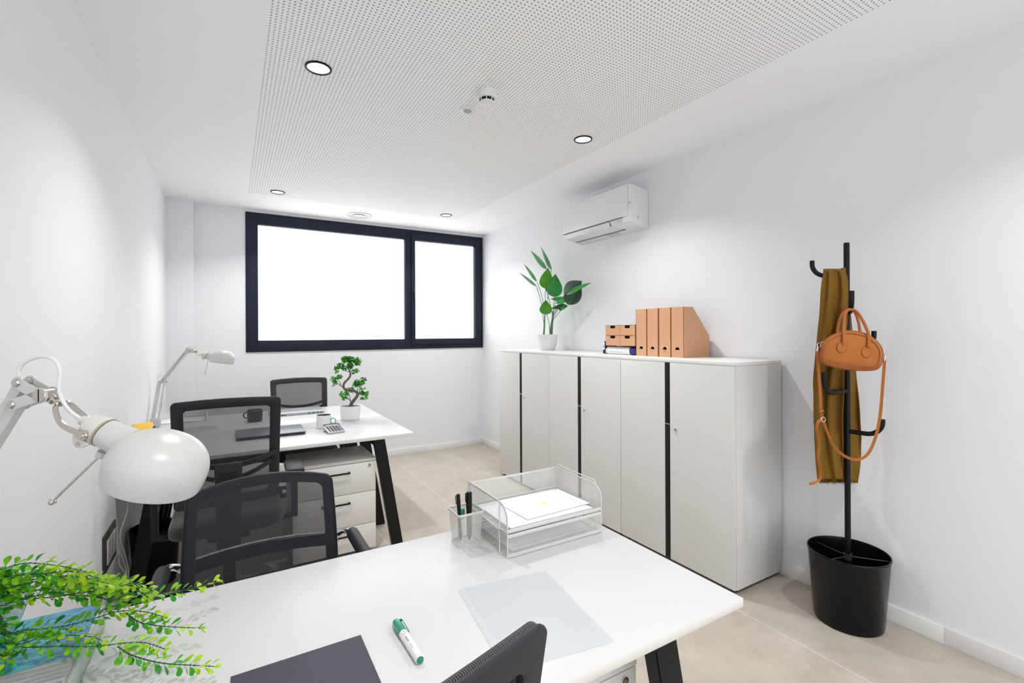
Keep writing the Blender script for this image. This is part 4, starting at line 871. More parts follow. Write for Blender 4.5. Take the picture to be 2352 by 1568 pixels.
build_lamp('large-looking white swing-arm lamp hanging over the nearest desk at left', o1, RGT, (-0.435, 1.385, DZ), math.radians(-19))

o2 = at(509, 831, 3.42)
build_lamp('white swing-arm lamp at the far end of the double desk, left of the window', o2, RGT, (-0.452, 4.09, DZ), math.radians(-6), 1.03, 0.52, (-0.645, -0.765))

# ------------------------------------------------------------------ things on the nearest desk
def wire(bm, pts, r=0.0022, closed=False, smooth=0): tube(bm, pts, r, 8, closed=closed, smooth=smooth)
def tray(label, x0, y0, x1, y1, z0, h, open_front):
    t = thing('letter_tray', label, 'letter tray', ((x0 + x1) / 2, (y0 + y1) / 2, z0), 0, 'white wire mesh letter trays'); e = 0.0006; zt = z0 + h
    r = 0.045
    def side(x):
        if not open_front: return [(x, y0, z0), (x, y1, z0), (x, y1, zt), (x, y0, zt)]
        p = [(x, y0, z0), (x, y1, z0), (x, y1, zt)]
        p += [(x, y0 + r - r * math.sin(PI / 2 * k / 6), zt - r + r * math.cos(PI / 2 * k / 6)) for k in range(7)]; return p
    for x in (x0, x1):
        b = nb(); tb = bmesh.new(); f = tb.faces.new([tb.verts.new(p) for p in side(x)]); _merge(b, tb, smooth=False); obj('mesh_side', b, WIREMESH, t, world=True)
    b = nb(); tb = bmesh.new(); tb.faces.new([tb.verts.new(p) for p in ((x0, y1, z0), (x1, y1, z0), (x1, y1, zt), (x0, y1, zt))]); _merge(b, tb, smooth=False); obj('mesh_back', b, WIREMESH, t, world=True)
    b = nb(); tb = bmesh.new(); tb.faces.new([tb.verts.new(p) for p in ((x0, y0, z0 + e), (x1, y0, z0 + e), (x1, y1, z0 + e), (x0, y1, z0 + e))]); _merge(b, tb, smooth=False); obj('mesh_floor', b, WIREMESH, t, world=True)
    if not open_front:
        b = nb(); tb = bmesh.new(); tb.faces.new([tb.verts.new(p) for p in ((x0, y0, z0), (x1, y0, z0), (x1, y0, zt), (x0, y0, zt))]); _merge(b, tb, smooth=False); obj('mesh_front', b, WIREMESH, t, world=True)
    b = nb()
    for x in (x0, x1): tube(b, side(x), 0.01, closed=True, flat=(0.0055, 0.003, (1, 0, 0)))
    box(b, x0, y1 - 0.0015, zt - 0.005, x1, y1 + 0.0015, zt + 0.002, 0.001); box(b, x0, y1 - 0.002, z0, x1, y1 + 0.002, z0 + 0.009, 0.001); box(b, x0, y0 - 0.002, z0, x1, y0 + 0.0015, z0 + 0.010, 0.001)
    if not open_front: box(b, x0, y0 - 0.002, zt - 0.010, x1, y0 + 0.0015, zt, 0.001)
    ym = (y0 + y1) / 2 + 0.02
    for s_, x in ((-1, x0), (1, x1)):      # the wire loops that hold the trays one on another
        xo = x + s_ * 0.006; wire(b, [(x, ym - 0.115, z0 + 0.004), (xo, ym - 0.11, z0 + 0.004), (xo, ym - 0.108, zt + 0.006), (xo, ym + 0.10, zt + 0.010), (xo, ym + 0.105, z0 + 0.006), (x, ym + 0.106, z0 + 0.004)])
    obj('rim', b, LAMPW, t, world=True); return t
TZ = DZ + 0.001
tray('closed-front white mesh letter tray, the lower one of the stack', 0.673, 1.163, 1.022, 1.412, TZ, 0.066, False)
tray('open-front white mesh letter tray on top of the stack, holding papers', 0.673, 1.163, 1.022, 1.412, TZ + 0.070, 0.078, True)
def sheets(name, label, cat, x0, y0, x1, y1, z0, n, rot, grp=None, mats=PAPER, each=0.0009):
    b = nb(); random.seed(int(z0 * 1e4) % 97)
    t_ = Matrix.Translation(((x0 + x1) / 2, (y0 + y1) / 2, z0)) @ Matrix.Rotation(rot, 4, 'Z')
    for k in range(n):
        j = Matrix.Rotation(random.uniform(-0.012, 0.012), 4, 'Z'); box(b, -(x1 - x0) / 2, -(y1 - y0) / 2, k * each, (x1 - x0) / 2, (y1 - y0) / 2, k * each + each * 0.8, 0, mtx=t_ @ j)
    return tag(obj(name, b, mats, None, world=True), label, cat, grp)
sheets('paper_stack', 'thin stack of white paper inside the upper letter tray', 'paper', 0.692, 1.178, 0.998, 1.392, TZ + 0.0725, 6, 0.0)
sheets('paper_stack', 'white papers lying inside the lower letter tray', 'paper', 0.700, 1.190, 0.995, 1.398, TZ + 0.004, 8, 0.01)
t = thing('printed_sheet', 'white printed sheet with pale yellow corner marks on top of the papers in the tray', 'paper', (0.885, 1.29, TZ + 0.0795))
b = nb(); box(b, -0.125, -0.086, 0, 0.125, 0.086, 0.0006, mtx=Matrix.Rotation(0.04, 4, 'Z')); obj('sheet', b, mat('print_paper', (0.87, 0.87, 0.89), 0.6), t)
RT = Matrix.Rotation(0.04, 4, 'Z')
def rb(bm, x0, y0, x1, y1, z=0.0007, h=0.0002): box(bm, x0, y0, z, x1, y1, z + h, mtx=RT)
b = nb()
for (sx, sy) in ((-1, 1), (1, -1)):
    for k in range(9): rb(b, min(sx * 0.075, sx * 0.075 - sx * 0.004), sy * (0.060 - 0.006 * k) - 0.0015, max(sx * 0.075, sx * 0.075 - sx * 0.002), sy * (0.060 - 0.006 * k) + 0.0015)
    for k in range(12): rb(b, sx * (0.073 - 0.007 * k) - 0.0022, sy * 0.060 - 0.0008, sx * (0.073 - 0.007 * k) + 0.0022, sy * 0.060 + 0.0008)
lathe(b, [(0, 0.0008), (0.0085, 0.0008), (0.0085, 0.001), (0, 0.001)], n=24); obj('yellow_print', b, mat('print_yellow', (0.72, 0.66, 0.25), 0.6), t)
b = nb()
for k in range(3): rb(b, -0.03, 0.045 - 0.007 * k, 0.05 - 0.02 * k, 0.0462 - 0.007 * k)
for k in range(2): rb(b, -0.045, -0.052 - 0.006 * k, 0.03, -0.0508 - 0.006 * k)
obj('text_lines', b, mat('print_pale', (0.66, 0.67, 0.68), 0.6), t)

# pen cup
t = thing('pen_cup', 'square white wire mesh pen cup left of the letter trays', 'pen cup', (0.618, 1.322, DZ))
b = nb(); hb, ht, H_ = 0.034, 0.0415, 0.1
def cupring(z, hw, r=0.007, n=4): return [(x, y, z) for x, y in rrect(2 * hw, 2 * hw, r, n)]
tb = bmesh.new(); A = [tb.verts.new(p) for p in cupring(0.002, hb)]; B_ = [tb.verts.new(p) for p in cupring(H_, ht)]
for k in range(len(A)): q_ = (k + 1) % len(A); tb.faces.new((A[k], A[q_], B_[q_], B_[k]))
_merge(b, tb); obj('mesh_wall', b, WIREMESH, t, sharp=80)
b = nb(); tube(b, cupring(H_, ht + 0.0005), 0.01, closed=True, flat=(0.003, 0.006, (0, 0, 1)) ); obj('rim', b, LAMPW, t); b = nb(); tube(b, cupring(0.003, hb + 0.0008), 0.01, closed=True, flat=(0.003, 0.006, (0, 0, 1))); tb = bmesh.new(); tb.faces.new([tb.verts.new(p) for p in cupring(0.0015, hb)]); _merge(b, tb, smooth=False); obj('base_ring', b, LAMPW, t)
c0 = Vector((0.618, 1.322, DZ + 0.003))
def pen(name, label, p0, p1, r, capm, bodym, clip=True):
    t = thing(name, label, 'pen', p0, 0); p0, p1 = Vector(p0), Vector(p1); d = (p1 - p0).normalized(); L = (p1 - p0).length
    b = nb(); lathe(b, [(0, 0), (r * 0.3, 0.002), (r * 0.8, 0.012), (r, 0.016), (r, L * 0.68), (0, L * 0.68)], p0, d, 18); obj('barrel', b, bodym, t, world=True)
    b = nb(); lathe(b, [(0, L * 0.66), (r * 1.12, L * 0.66), (r * 1.12, L - 0.002), (r * 0.9, L), (0, L)], p0, d, 18); c_ = obj('cap', b, capm, t, world=True)
    if clip:
        s_ = (-RGT * 0.8 - FWD * 0.4); s_ = (s_ - d * s_.dot(d)).normalized(); b = nb(); tube(b, [p1 - d * 0.003 + s_ * r, p1 - d * 0.004 + s_ * (r + 0.0035), p1 - d * 0.03 + s_ * (r + 0.0025)], 0.01, flat=(0.005, 0.0012, s_)); obj('clip', b, capm, c_, world=True)
    return t
pen('pen', 'slim black pen standing in the mesh pen cup, left of the marker', c0 + Vector((-0.021, -0.008, 0.008)), c0 + Vector((-0.0265, -0.002, 0.150)), 0.0052, BLK, BLK)
pen('marker_pen', 'thick black marker standing in the mesh pen cup', c0 + Vector((0.006, -0.012, 0.008)), c0 + Vector((0.010, -0.001, 0.150)), 0.0082, BLK, BLK)
pen('marker_pen', 'short green marker inside the mesh pen cup, seen through the wires', c0 + Vector((-0.006, 0.018, 0.008)), c0 + Vector((-0.002, 0.026, 0.092)), 0.0085, GREENM, WHP, False)

# whiteboard marker lying on the desk
p0, p1 = Vector((0.312, 0.878, DZ + 0.0095)), Vector((0.308, 1.024, DZ + 0.0095)); d = (p1 - p0).normalized()
t = thing('whiteboard_marker', 'white whiteboard marker with a green cap lying on the nearest desk', 'marker', (0.31, 0.95, DZ))
b = nb(); lathe(b, [(0, 0.0004), (0.0078, 0.0004), (0.0088, 0.002), (0.009, 0.006), (0.0092, 0.10), (0.0, 0.10)], p0, d, 36); obj('barrel', b, WHP, t, world=True)
b = nb(); lathe(b, [(0, 0), (0.0072, 0), (0.0072, 0.001), (0, 0.001)], p0 - d * 0.0002, d, 28); lathe(b, [(0, -0.0008), (0.002, -0.0006), (0.0028, 0.0)], p0 - d * 0.0002, d, 20); obj('end_plug', b, GREENM, t, world=True)
b = nb(); lathe(b, [(0, 0.096), (0.0094, 0.096), (0.0096, 0.10), (0.0094, 0.138), (0.0075, 0.144), (0.003, 0.1465), (0, 0.147)], p0, d, 36)
cp = obj('cap', b, GREENM, t, world=True)
b = nb(); s_ = (Vector((1, 0, 0)) * 0.9 + UPV * 0.45).normalized(); tube(b, [p1 - d * 0.008 + s_ * 0.0085, p1 - d * 0.010 + s_ * 0.0125, p1 - d * 0.052 + s_ * 0.0118, p1 - d * 0.055 + s_ * 0.0105], 0.01, flat=(0.006, 0.0016, s_)); obj('clip', b, GREENM, cp, world=True)
b = nb()
nrm = (Vector((-0.35, -0.15, 0.93)) - d * Vector((-0.35, -0.15, 0.93)).dot(d)).normalized(); side_ = nrm.cross(-d)
ctr = lambda a: p0 + d * a + nrm * 0.00945
tube(b, [ctr(0.086) + d * (0.0052 * math.cos(a)) + side_ * (0.003 * math.sin(a)) - nrm * (0.00045 * abs(math.sin(a))) for a in [2 * PI * k / 20 for k in range(16)]], 0.0003, 5)
text(b, 'v board', 0.0068, ctr(0.064), -d, nrm.cross(-d)); tube(b, [ctr(0.046), ctr(0.030)], 0.00022, 5)
obj('print', b, mat('print_dark', (0.09, 0.08, 0.09), 0.5), t, world=True)

# clear punched pocket, dark notebook
t = thing('punched_pocket', 'clear plastic punched pocket lying on the nearest desk in front of the trays', 'plastic pocket', (0.59, 0.91, DZ))
cn = [Vector(p) for p in ((0.486, 1.090, 0), (0.727, 1.052, 0), (0.683, 0.735, 0), (0.442, 0.770, 0))]
e1 = (cn[1] - cn[0]).normalized(); e2 = (cn[2] - cn[1]).normalized(); W_ = (cn[1] - cn[0]).length; Hh = (cn[2] - cn[1]).length
b = nb(); tb = bmesh.new()
def pk(u, v): p = cn[0] + e1 * (W_ * u) + e2 * (Hh * v); return Vector((p.x, p.y, DZ + 0.0012 + 0.0016 * max(0, noise.noise(Vector((u * 3, v * 3, 1)))) ))
grid(b, lambda u, v: pk(0.055 + 0.945 * u, v), 16, 20); obj('sheet', b, SLEEVE, t, world=True)
b = nb(); grid(b, lambda u, v: pk(0.055 * u, v) + UPV * 0.0002, 2, 20); obj('punched_strip', b, SLEEVE2, t, world=True)
b = nb()
for k in range(11): lathe(b, [(0, 0.0004), (0.0022, 0.0004)], pk(0.03, 0.06 + 0.088 * k), UPV, 10)
obj('holes', b, mat('pocket_holes', (0.62, 0.64, 0.68), 0.6), t, world=True)
b = nb(); box(b, -0.003, 0.70, DZ, 0.234, 1.027, DZ + 0.0035, 0.0006); tag(obj('folder', b, PADM, None, world=True), 'plain dark grey folder at the bottom edge of the nearest desk', 'folder')

# acrylic riser with a magazine, and the trailing plant
t = thing('acrylic_riser', 'clear acrylic riser under the blue magazine at the left of the nearest desk', 'riser', (-0.33, 1.12, DZ))
RX0, RX1, RY0, RY1, RZ = -0.425, -0.240, 0.86, 1.352, DZ + 0.048
b = nb(); box(b, RX0, RY0, RZ - 0.006, RX1, RY1, RZ, 0.0015); obj('top_plate', b, ACRYL, t, world=True)
b = nb(); box(b, RX1 - 0.005, RY0, DZ, RX1, RY1, RZ - 0.0062, 0.001); obj('side_plate', b, ACRYLE, t, world=True)
b = nb(); box(b, RX0, RY0, DZ, RX0 + 0.005, RY1, RZ - 0.0062, 0.001); obj('side_plate', b, ACRYLE, t, world=True)
MAG = bpy.data.materials.new('magazine_cover'); MAG.use_nodes = True; nt = MAG.node_tree; bs = nt.nodes['Principled BSDF']; bs.inputs['Roughness'].default_value = 0.35
tcn = nt.nodes.new('ShaderNodeTexCoord'); s3 = nt.nodes.new('ShaderNodeSeparateXYZ'); nt.links.new(tcn.outputs['Object'], s3.inputs[0])
mp = nt.nodes.new('ShaderNodeMapping'); mp.inputs['Scale'].default_value = (11, 22, 1); mp.inputs['Rotation'].default_value = (0, 0, 0.25); nt.links.new(tcn.outputs['Object'], mp.inputs[0])
nz = nt.nodes.new('ShaderNodeTexNoise'); nz.inputs['Scale'].default_value = 2.2; nz.inputs['Detail'].default_value = 6; nz.inputs['Distortion'].default_value = 2.6; nt.links.new(mp.outputs[0], nz.inputs['Vector'])
r1 = nt.nodes.new('ShaderNodeValToRGB'); r1.color_ramp.elements[0].position = 0.4; r1.color_ramp.elements[0].color = (0.0, 0.20, 0.30, 1); r1.color_ramp.elements[1].position = 0.6; r1.color_ramp.elements[1].color = (0.04, 0.52, 0.60, 1)
r2 = nt.nodes.new('ShaderNodeValToRGB'); r2.color_ramp.elements[0].position = 0.4; r2.color_ramp.elements[0].color = (0.01, 0.11, 0.34, 1); r2.color_ramp.elements[1].position = 0.6; r2.color_ramp.elements[1].color = (0.08, 0.30, 0.56, 1)
nt.links.new(nz.outputs['Fac'], r1.inputs[0]); nt.links.new(nz.outputs['Fac'], r2.inputs[0])
gr = M(nt, 'MULTIPLY_ADD', s3.outputs[0], 5.0, M(nt, 'MULTIPLY_ADD', s3.outputs[1], 1.6, 0.0)); gcl = nt.nodes.new('ShaderNodeClamp'); nt.links.new(gr, gcl.inputs[0])
m1 = nt.nodes.new('ShaderNodeMix'); m1.data_type = 'RGBA'; nt.links.new(gcl.outputs[0], m1.inputs['Factor']); nt.links.new(r1.outputs[0], m1.inputs['A']); nt.links.new(r2.outputs[0], m1.inputs['B'])
mp2 = nt.nodes.new('ShaderNodeMapping'); mp2.inputs['Scale'].default_value = (3, 60, 1); nt.links.new(tcn.outputs['Object'], mp2.inputs[0]); nz2 = nt.nodes.new('ShaderNodeTexNoise'); nz2.inputs['Scale'].default_value = 2; nz2.inputs['Detail'].default_value = 4; nt.links.new(mp2.outputs[0], nz2.inputs['Vector'])
r3 = nt.nodes.new('ShaderNodeValToRGB'); r3.color_ramp.elements[0].position = 0.35; r3.color_ramp.elements[0].color = (0.22, 0.225, 0.23, 1); r3.color_ramp.elements[1].position = 0.65; r3.color_ramp.elements[1].color = (0.42, 0.425, 0.43, 1); nt.links.new(nz2.outputs['Fac'], r3.inputs[0])
m2 = nt.nodes.new('ShaderNodeMix'); m2.data_type = 'RGBA'; nt.links.new(M(nt, 'GREATER_THAN', s3.outputs[1], 0.031), m2.inputs['Factor']); nt.links.new(r3.outputs[0], m2.inputs['A']); nt.links.new(m1.outputs['Result'], m2.inputs['B']); nt.links.new(m2.outputs['Result'], bs.inputs['Base Color'])
t = thing('magazine', 'glossy magazine with turquoise water and grey decking on its cover, on the acrylic riser', 'magazine', (-0.345, 1.12, RZ + 0.0004))
b = nb(); box(b, -0.098, -0.232, 0.0055, 0.098, 0.232, 0.0062, 0.0003); box(b, -0.098, -0.232, 0.0, 0.098, 0.232, 0.0006, 0.0002); obj('cover', b, MAG, t)
b = nb(); box(b, -0.096, -0.229, 0.0008, 0.097, 0.23, 0.0054, 0.001); obj('pages', b, PAPER, t)

PZ = RZ + 0.0070
t = thing('trailing_boxwood', 'bright green trailing boxwood plant in a glossy white pot at the left edge', 'plant', (-0.416, 1.292, PZ))
b = nb(); lathe(b, [(0, 0), (0.030, 0), (0.042, 0.006), (0.060, 0.03), (0.071, 0.065), (0.069, 0.095), (0.066, 0.096), (0.067, 0.066), (0.05, 0.05), (0, 0.05)], n=48); obj('pot', b, mat('glossy_white_glaze', (0.80, 0.81, 0.82), 0.08, coat=0.5), t)
b = nb(); lathe(b, [(0.066, 0.078), (0.03, 0.084), (0, 0.086)], n=24); obj('soil', b, SOIL, t)
rootp = Vector((-0.412, 1.29, PZ + 0.085))
sprays = [
 # lists of (px, py, z): stems read off the photo, each point at its own height over the desk
 [(0, 1308, .945), (60, 1293, .955), (140, 1300, .95), (205, 1315, .935)],
 [(0, 1325, .93), (90, 1318, .94), (170, 1312, .94), (225, 1328, .92)],
 [(0, 1345, .915), (80, 1330, .925), (160, 1330, .92), (235, 1345, .90), (262, 1352, .885)],
 [(0, 1360, .90), (90, 1345, .91), (170, 1340, .905), (235, 1350, .89)],
 [(20, 1374, .885), (110, 1372, .885), (180, 1362, .885), (245, 1352, .88), (300, 1340, .87), (322, 1350, .86)],
 [(190, 1345, .885), (250, 1345, .87), (310, 1352, .85), (340, 1372, .83)],
 [(235, 1400, .835), (290, 1382, .83), (345, 1368, .815), (420, 1356, .80), (500, 1336, .79)],
 [(0, 1452, .845), (60, 1446, .845), (130, 1440, .84), (200, 1425, .835), (270, 1404, .83), (330, 1404, .82), (375, 1416, .81)],
 [(290, 1408, .825), (325, 1430, .81), (380, 1438, .80), (460, 1442, .79)],
 [(0, 1478, .83), (40, 1486, .825), (130, 1484, .82), (215, 1484, .815), (290, 1476, .81), (335, 1476, .80), (378, 1490, .795)],
 [(270, 1484, .815), (305, 1505, .80), (370, 1522, .79), (440, 1527, .783), (492, 1530, .778)],
 [(30, 1476, .835), (100, 1462, .835), (150, 1458, .83), (210, 1462, .82), (235, 1472, .81)],
 [(0, 1390, .89), (40, 1378, .895), (90, 1366, .90), (150, 1352, .90)],
 [(150, 1365, .88), (215, 1370, .87), (262, 1378, .86), (290, 1365, .85)],
 [(0, 1500, .82), (30, 1505, .82), (10, 1525, .815)],
 [(0, 1352, .90), (70, 1338, .93), (150, 1322, .93), (215, 1330, .915), (250, 1340, .90)],
 [(0, 1366, .89), (80, 1356, .90), (150, 1346, .90), (225, 1338, .89), (285, 1350, .87)],
 [(200, 1350, .89), (260, 1338, .875), (318, 1340, .85), (352, 1358, .83)],
 [(0, 1334, .93), (70, 1316, .945), (150, 1326, .93), (210, 1322, .92)],
]
random.seed(11)
for si, sp_ in enumerate(sprays):
    pts = [atz(*p) for p in sp_]
    if sp_[0][0] == 0 or si in (4, 11): pts = [rootp + Vector((random.uniform(-0.02, 0.02), random.uniform(-0.02, 0.02), 0)), rootp * 0.45 + pts[0] * 0.55 + UPV * 0.02] + pts
    cv = catmull(pts, 12); b = nb(); tube(b, cv, [0.0013 - 0.0006 * k / len(cv) for k in range(len(cv))], 6, mi=3)
    acc = 0; step = 0.0068; side = 0; tot = sum((cv[k + 1] - cv[k]).length for k in range(len(cv) - 1)); run = 0
    for k in range(len(cv) - 1):
        sg = cv[k + 1] - cv[k]; acc += sg.length; run += sg.length
        if acc < step: continue
        acc = 0; T = sg.normalized(); frac = run / tot; side += 1
        u = T.cross(UPV).normalized(); v_ = u.cross(T)
        base_a = (PI / 2 if side % 2 else 0) + random.uniform(-0.5, 0.5)
        for s_ in (0, PI):
            a = base_a + s_; out = u * math.cos(a) + v_ * math.sin(a); dr = (T * random.uniform(0.6, 1.0) + out * random.uniform(0.8, 1.15)).normalized()
            L = random.uniform(0.019, 0.027) * (1.0 - 0.25 * frac); base = cv[k] + dr * 0.003; nn = (UPV * 0.8 + Vector((random.uniform(-1, 1), random.uniform(-1, 1), random.uniform(-0.3, 1))) * 0.6)
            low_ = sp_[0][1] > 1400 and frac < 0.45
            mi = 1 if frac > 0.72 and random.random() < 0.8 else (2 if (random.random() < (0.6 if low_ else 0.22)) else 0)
            tube(b, [cv[k], base], 0.0006, 4, mi=3, cap=False)
            leaf(b, base, base + dr * L, L * 0.50, nn, curl=random.uniform(-0.1, 0.25), n=7, mi=mi, shape=0.75, shift=1.6, fold=0.12)
    L = 0.012; T = (cv[-1] - cv[-3]).normalized()
    for a in (-0.5, 0.5, 0): leaf(b, cv[-1], cv[-1] + (T + T.cross(UPV) * a).normalized() * L, L * 0.55, UPV, n=6, mi=1, shape=0.8, shift=1.1)
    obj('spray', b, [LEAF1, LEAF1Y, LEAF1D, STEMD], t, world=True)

# ------------------------------------------------------------------ things on the double desk
def laptop(label, x0, y0, x1, y1, lidm, basem, ports):
    t = thing('laptop', label, 'laptop', ((x0 + x1) / 2, (y0 + y1) / 2, DZ), 0, 'closed laptops on the double desk')
    b = nb(); box(b, x0 + 0.004, y0 + 0.004, DZ + 0.001, x1 - 0.004, y1 - 0.004, DZ + 0.014, 0.004); obj('base', b, basem, t, world=True)
    b = nb(); box(b, x0, y0, DZ + 0.0145, x1, y1, DZ + 0.021, 0.0025); ld = obj('lid', b, lidm, t, world=True)
    if ports:
        b = nb(); box(b, x0 + 0.05, y0 + 0.0005, DZ + 0.0125, x1 - 0.05, y0 + 0.006, DZ + 0.0155, 0.001)
        for xx in (0.03, 0.075, 0.095, 0.27, 0.30, 0.335, 0.36): box(b, x0 + xx, y0 + 0.0028, DZ + 0.004, x0 + xx + 0.013, y0 + 0.006, DZ + 0.010, 0.001)
        obj('hinge_ports', b, DARKGAP, t, world=True)
        b = nb(); [box(b, (x0 + x1) / 2 - 0.02 + 0.009 * k, (y0 + y1) / 2 - 0.004, DZ + 0.021, (x0 + x1) / 2 - 0.014 + 0.009 * k, (y0 + y1) / 2 + 0.004, DZ + 0.0212) for k in range(5)]; obj('lid_mark', b, mat('lid_mark_grey', (0.35, 0.36, 0.40), 0.4), ld, world=True)
    else:
        b = nb(); box(b, x0 + 0.03, y0 - 0.0002, DZ + 0.0145, x1 - 0.03, y0 + 0.004, DZ + 0.0175, 0.001); obj('hinge', b, BLK, t, world=True)
    return t
laptop('closed dark laptop with navy edges in front of the white mug', 0.022, 3.285, 0.413, 3.562, LAPD, LAPN, False)
laptop('closed silver laptop in front of the far chair', 0.262, 4.10, 0.657, 4.368, LAPS, LAPS, True)
t = thing('mug', 'white mug with a green ring handle beside the calculator', 'mug', (0.546, 3.455, DZ))
b = nb(); lathe(b, [(0, 0.001), (0.044, 0.001), (0.047, 0.004), (0.0475, 0.086), (0.0455, 0.087)], n=48); obj('body', b, CERAM, t)
b = nb(); lathe(b, [(0.0455, 0.087), (0.044, 0.085), (0.044, 0.01), (0, 0.008)], n=48); obj('inside', b, GMUG, t)
b = nb(); hd = (RGT * 0.98 - FWD * 0.05).normalized(); tube(b, [Vector((0, 0, 0.046)) + hd * (0.0655 + 0.0185 * math.cos(a)) + UPV * (0.0185 * math.sin(a)) for a in [2 * PI * k / 28 for k in range(28)]], 0.0030, 8, closed=True); obj('handle', b, GRING, t)['label'] = 'green ring handle'
t = thing('mug', 'dark green mug standing behind the chair mesh, beyond the dark laptop', 'mug', (0.150, 3.985, DZ))
b = nb(); lathe(b, [(0, 0.001), (0.045, 0.001), (0.049, 0.006), (0.052, 0.083), (0.049, 0.085), (0.046, 0.08), (0.044, 0.01), (0, 0.008)], n=48); obj('body', b, DMUG, t)
b = nb(); hd = (-RGT * 0.9 - FWD * 0.3).normalized(); tube(b, [Vector((0, 0, 0.046)) + hd * (0.053 + 0.022 * math.cos(a)) + UPV * (0.022 * math.sin(a)) for a in [2 * PI * k / 20 for k in range(20)]], 0.0045, 8, closed=True); obj('handle', b, DMUG, t)
# calculator, propped up at the back
t = thing('calculator', 'small silver desk calculator with a tilted display beside the white mug', 'calculator', (0.578, 3.275, DZ), math.radians(8))
Rm = Matrix.Rotation(math.radians(12), 4, 'X')
b = nb(); box(b, -0.054, -0.07, 0.0, 0.054, 0.07, 0.013, 0.004, mtx=Matrix.Translation((0, 0, 0.0155)) @ Rm); obj('body', b, mat('calculator_silver', (0.60, 0.60, 0.60), 0.35, metal=0.3), t)
CM = Matrix.Translation((0, 0, 0.0155)) @ Rm
b = nb(); box(b, -0.050, 0.056, 0.0128, 0.050, 0.067, 0.0145, 0.001, mtx=CM); box(b, -0.050, 0.028, 0.0128, -0.046, 0.06, 0.0142, mtx=CM); box(b, 0.046, 0.028, 0.0128, 0.050, 0.06, 0.0142, mtx=CM); obj('solar_strip', b, BLK, t)
b = nb(); box(b, -0.045, 0.026, 0.0128, 0.045, 0.052, 0.0148, 0.001, mtx=CM); obj('display', b, mat('lcd_grey', (0.28, 0.36, 0.37), 0.2), t)
KEYM = mat('calc_key_dark', (0.07, 0.08, 0.11), 0.5); KEYR = mat('calc_key_red', (0.30, 0.12, 0.12), 0.5); KEYB = mat('calc_key_blue', (0.16, 0.22, 0.33), 0.5)
for i in range(5):
    for j in range(5):
        b = nb(); x = -0.040 + 0.02 * i; y = -0.058 + 0.0175 * j; box(b, x - 0.0072, y - 0.0058, 0.0128, x + 0.0072, y + 0.0058, 0.0165, 0.0015, mtx=CM); obj('key', b, KEYR if i == 0 and j < 2 else (KEYB if i == 4 else KEYM), t)
b = nb(); box(b, -0.045, 0.04, 0.0, 0.045, 0.066, 0.016, 0.002); obj('stand', b, WHP2, t)

# bonsai
t = thing('bonsai', 'small S-shaped ficus bonsai in an oval white pot on the double desk', 'bonsai', (0.768, 3.675, DZ))
b = nb(); lathe(b, [(0, 0.001), (0.066, 0.001), (0.0675, 0.004), (0.0675, 0.008), (0.070, 0.010), (0.0745, 0.10), (0.0745, 0.103), (0.0715, 0.103), (0.070, 0.088), (0, 0.088)], n=56, sy=0.72, xdir=RGT); obj('pot', b, CERAM, t)
b = nb(); lathe(b, [(0.0705, 0.090), (0.04, 0.096), (0, 0.098)], n=32, sy=0.72, xdir=RGT); obj('soil', b, SOIL, t)
BD = 3.556; Bz = lambda x, y, dd=0: at(740 + x / 8.71, 800 + y / 8.71, BD + dd)
b = nb(); tube(b, [Bz(572, 1195), Bz(585, 1100), Bz(640, 1030), Bz(700, 950), Bz(705, 895), Bz(640, 850), Bz(540, 840), Bz(455, 815), Bz(425, 750), Bz(450, 680), Bz(520, 610), Bz(562, 540), Bz(560, 480), Bz(535, 420)], [0.0145, 0.0125, 0.0115, 0.011, 0.0108, 0.010, 0.0092, 0.0088, 0.0085, 0.008, 0.0075, 0.007, 0.0062, 0.004], 12, smooth=5)
br = [((560, 475), (480, 450), (390, 440)), ((540, 430), (500, 380), (440, 330)), ((545, 430), (600, 370), (660, 330)), ((560, 460), (640, 420), (700, 420)), ((415, 780), (350, 730), (290, 690)), ((370, 740), (350, 670), (300, 610)),
      ((735, 890), (750, 820), (770, 740)), ((700, 860), (715, 790), (700, 700)), ((640, 850), (625, 790), (600, 740)), ((740, 920), (790, 930), (860, 950)), ((570, 1065), (530, 1010), (470, 930)), ((560, 1050), (555, 970), (520, 890)), ((530, 1010), (470, 1000), (420, 980)), ((535, 420), (530, 340), (540, 260))]
for q_ in br: tube(b, [Bz(*q_[0]), Bz(*q_[1], random.uniform(-.02, .02)), Bz(*q_[2], random.uniform(-.03, .03))], [0.0032, 0.0022, 0.0012], 6, smooth=4)
obj('trunk', b, BARK, t, world=True, sharp=70)
random.seed(5)
clus = [(460, 210, 75, 60, 46), (570, 230, 90, 60, 52), (700, 260, 85, 75, 52), (560, 350, 70, 55, 34), (370, 340, 70, 55, 34), (290, 420, 45, 70, 20), (440, 390, 45, 45, 14), (680, 440, 55, 40, 14), (620, 480, 30, 45, 8), (340, 570, 70, 40, 26), (230, 620, 60, 50, 26), (280, 700, 45, 35, 8), (215, 730, 25, 35, 5), (740, 680, 110, 55, 60), (660, 730, 80, 35, 26), (830, 620, 50, 40, 12), (800, 790, 70, 30, 9), (560, 810, 75, 20, 12),
        (600, 885, 40, 20, 4), (500, 900, 60, 45, 22), (400, 920, 50, 50, 16), (440, 1000, 50, 30, 10), (800, 890, 50, 45, 15), (890, 920, 45, 55, 16), (860, 1000, 60, 40, 14), (780, 1005, 35, 25, 5)]
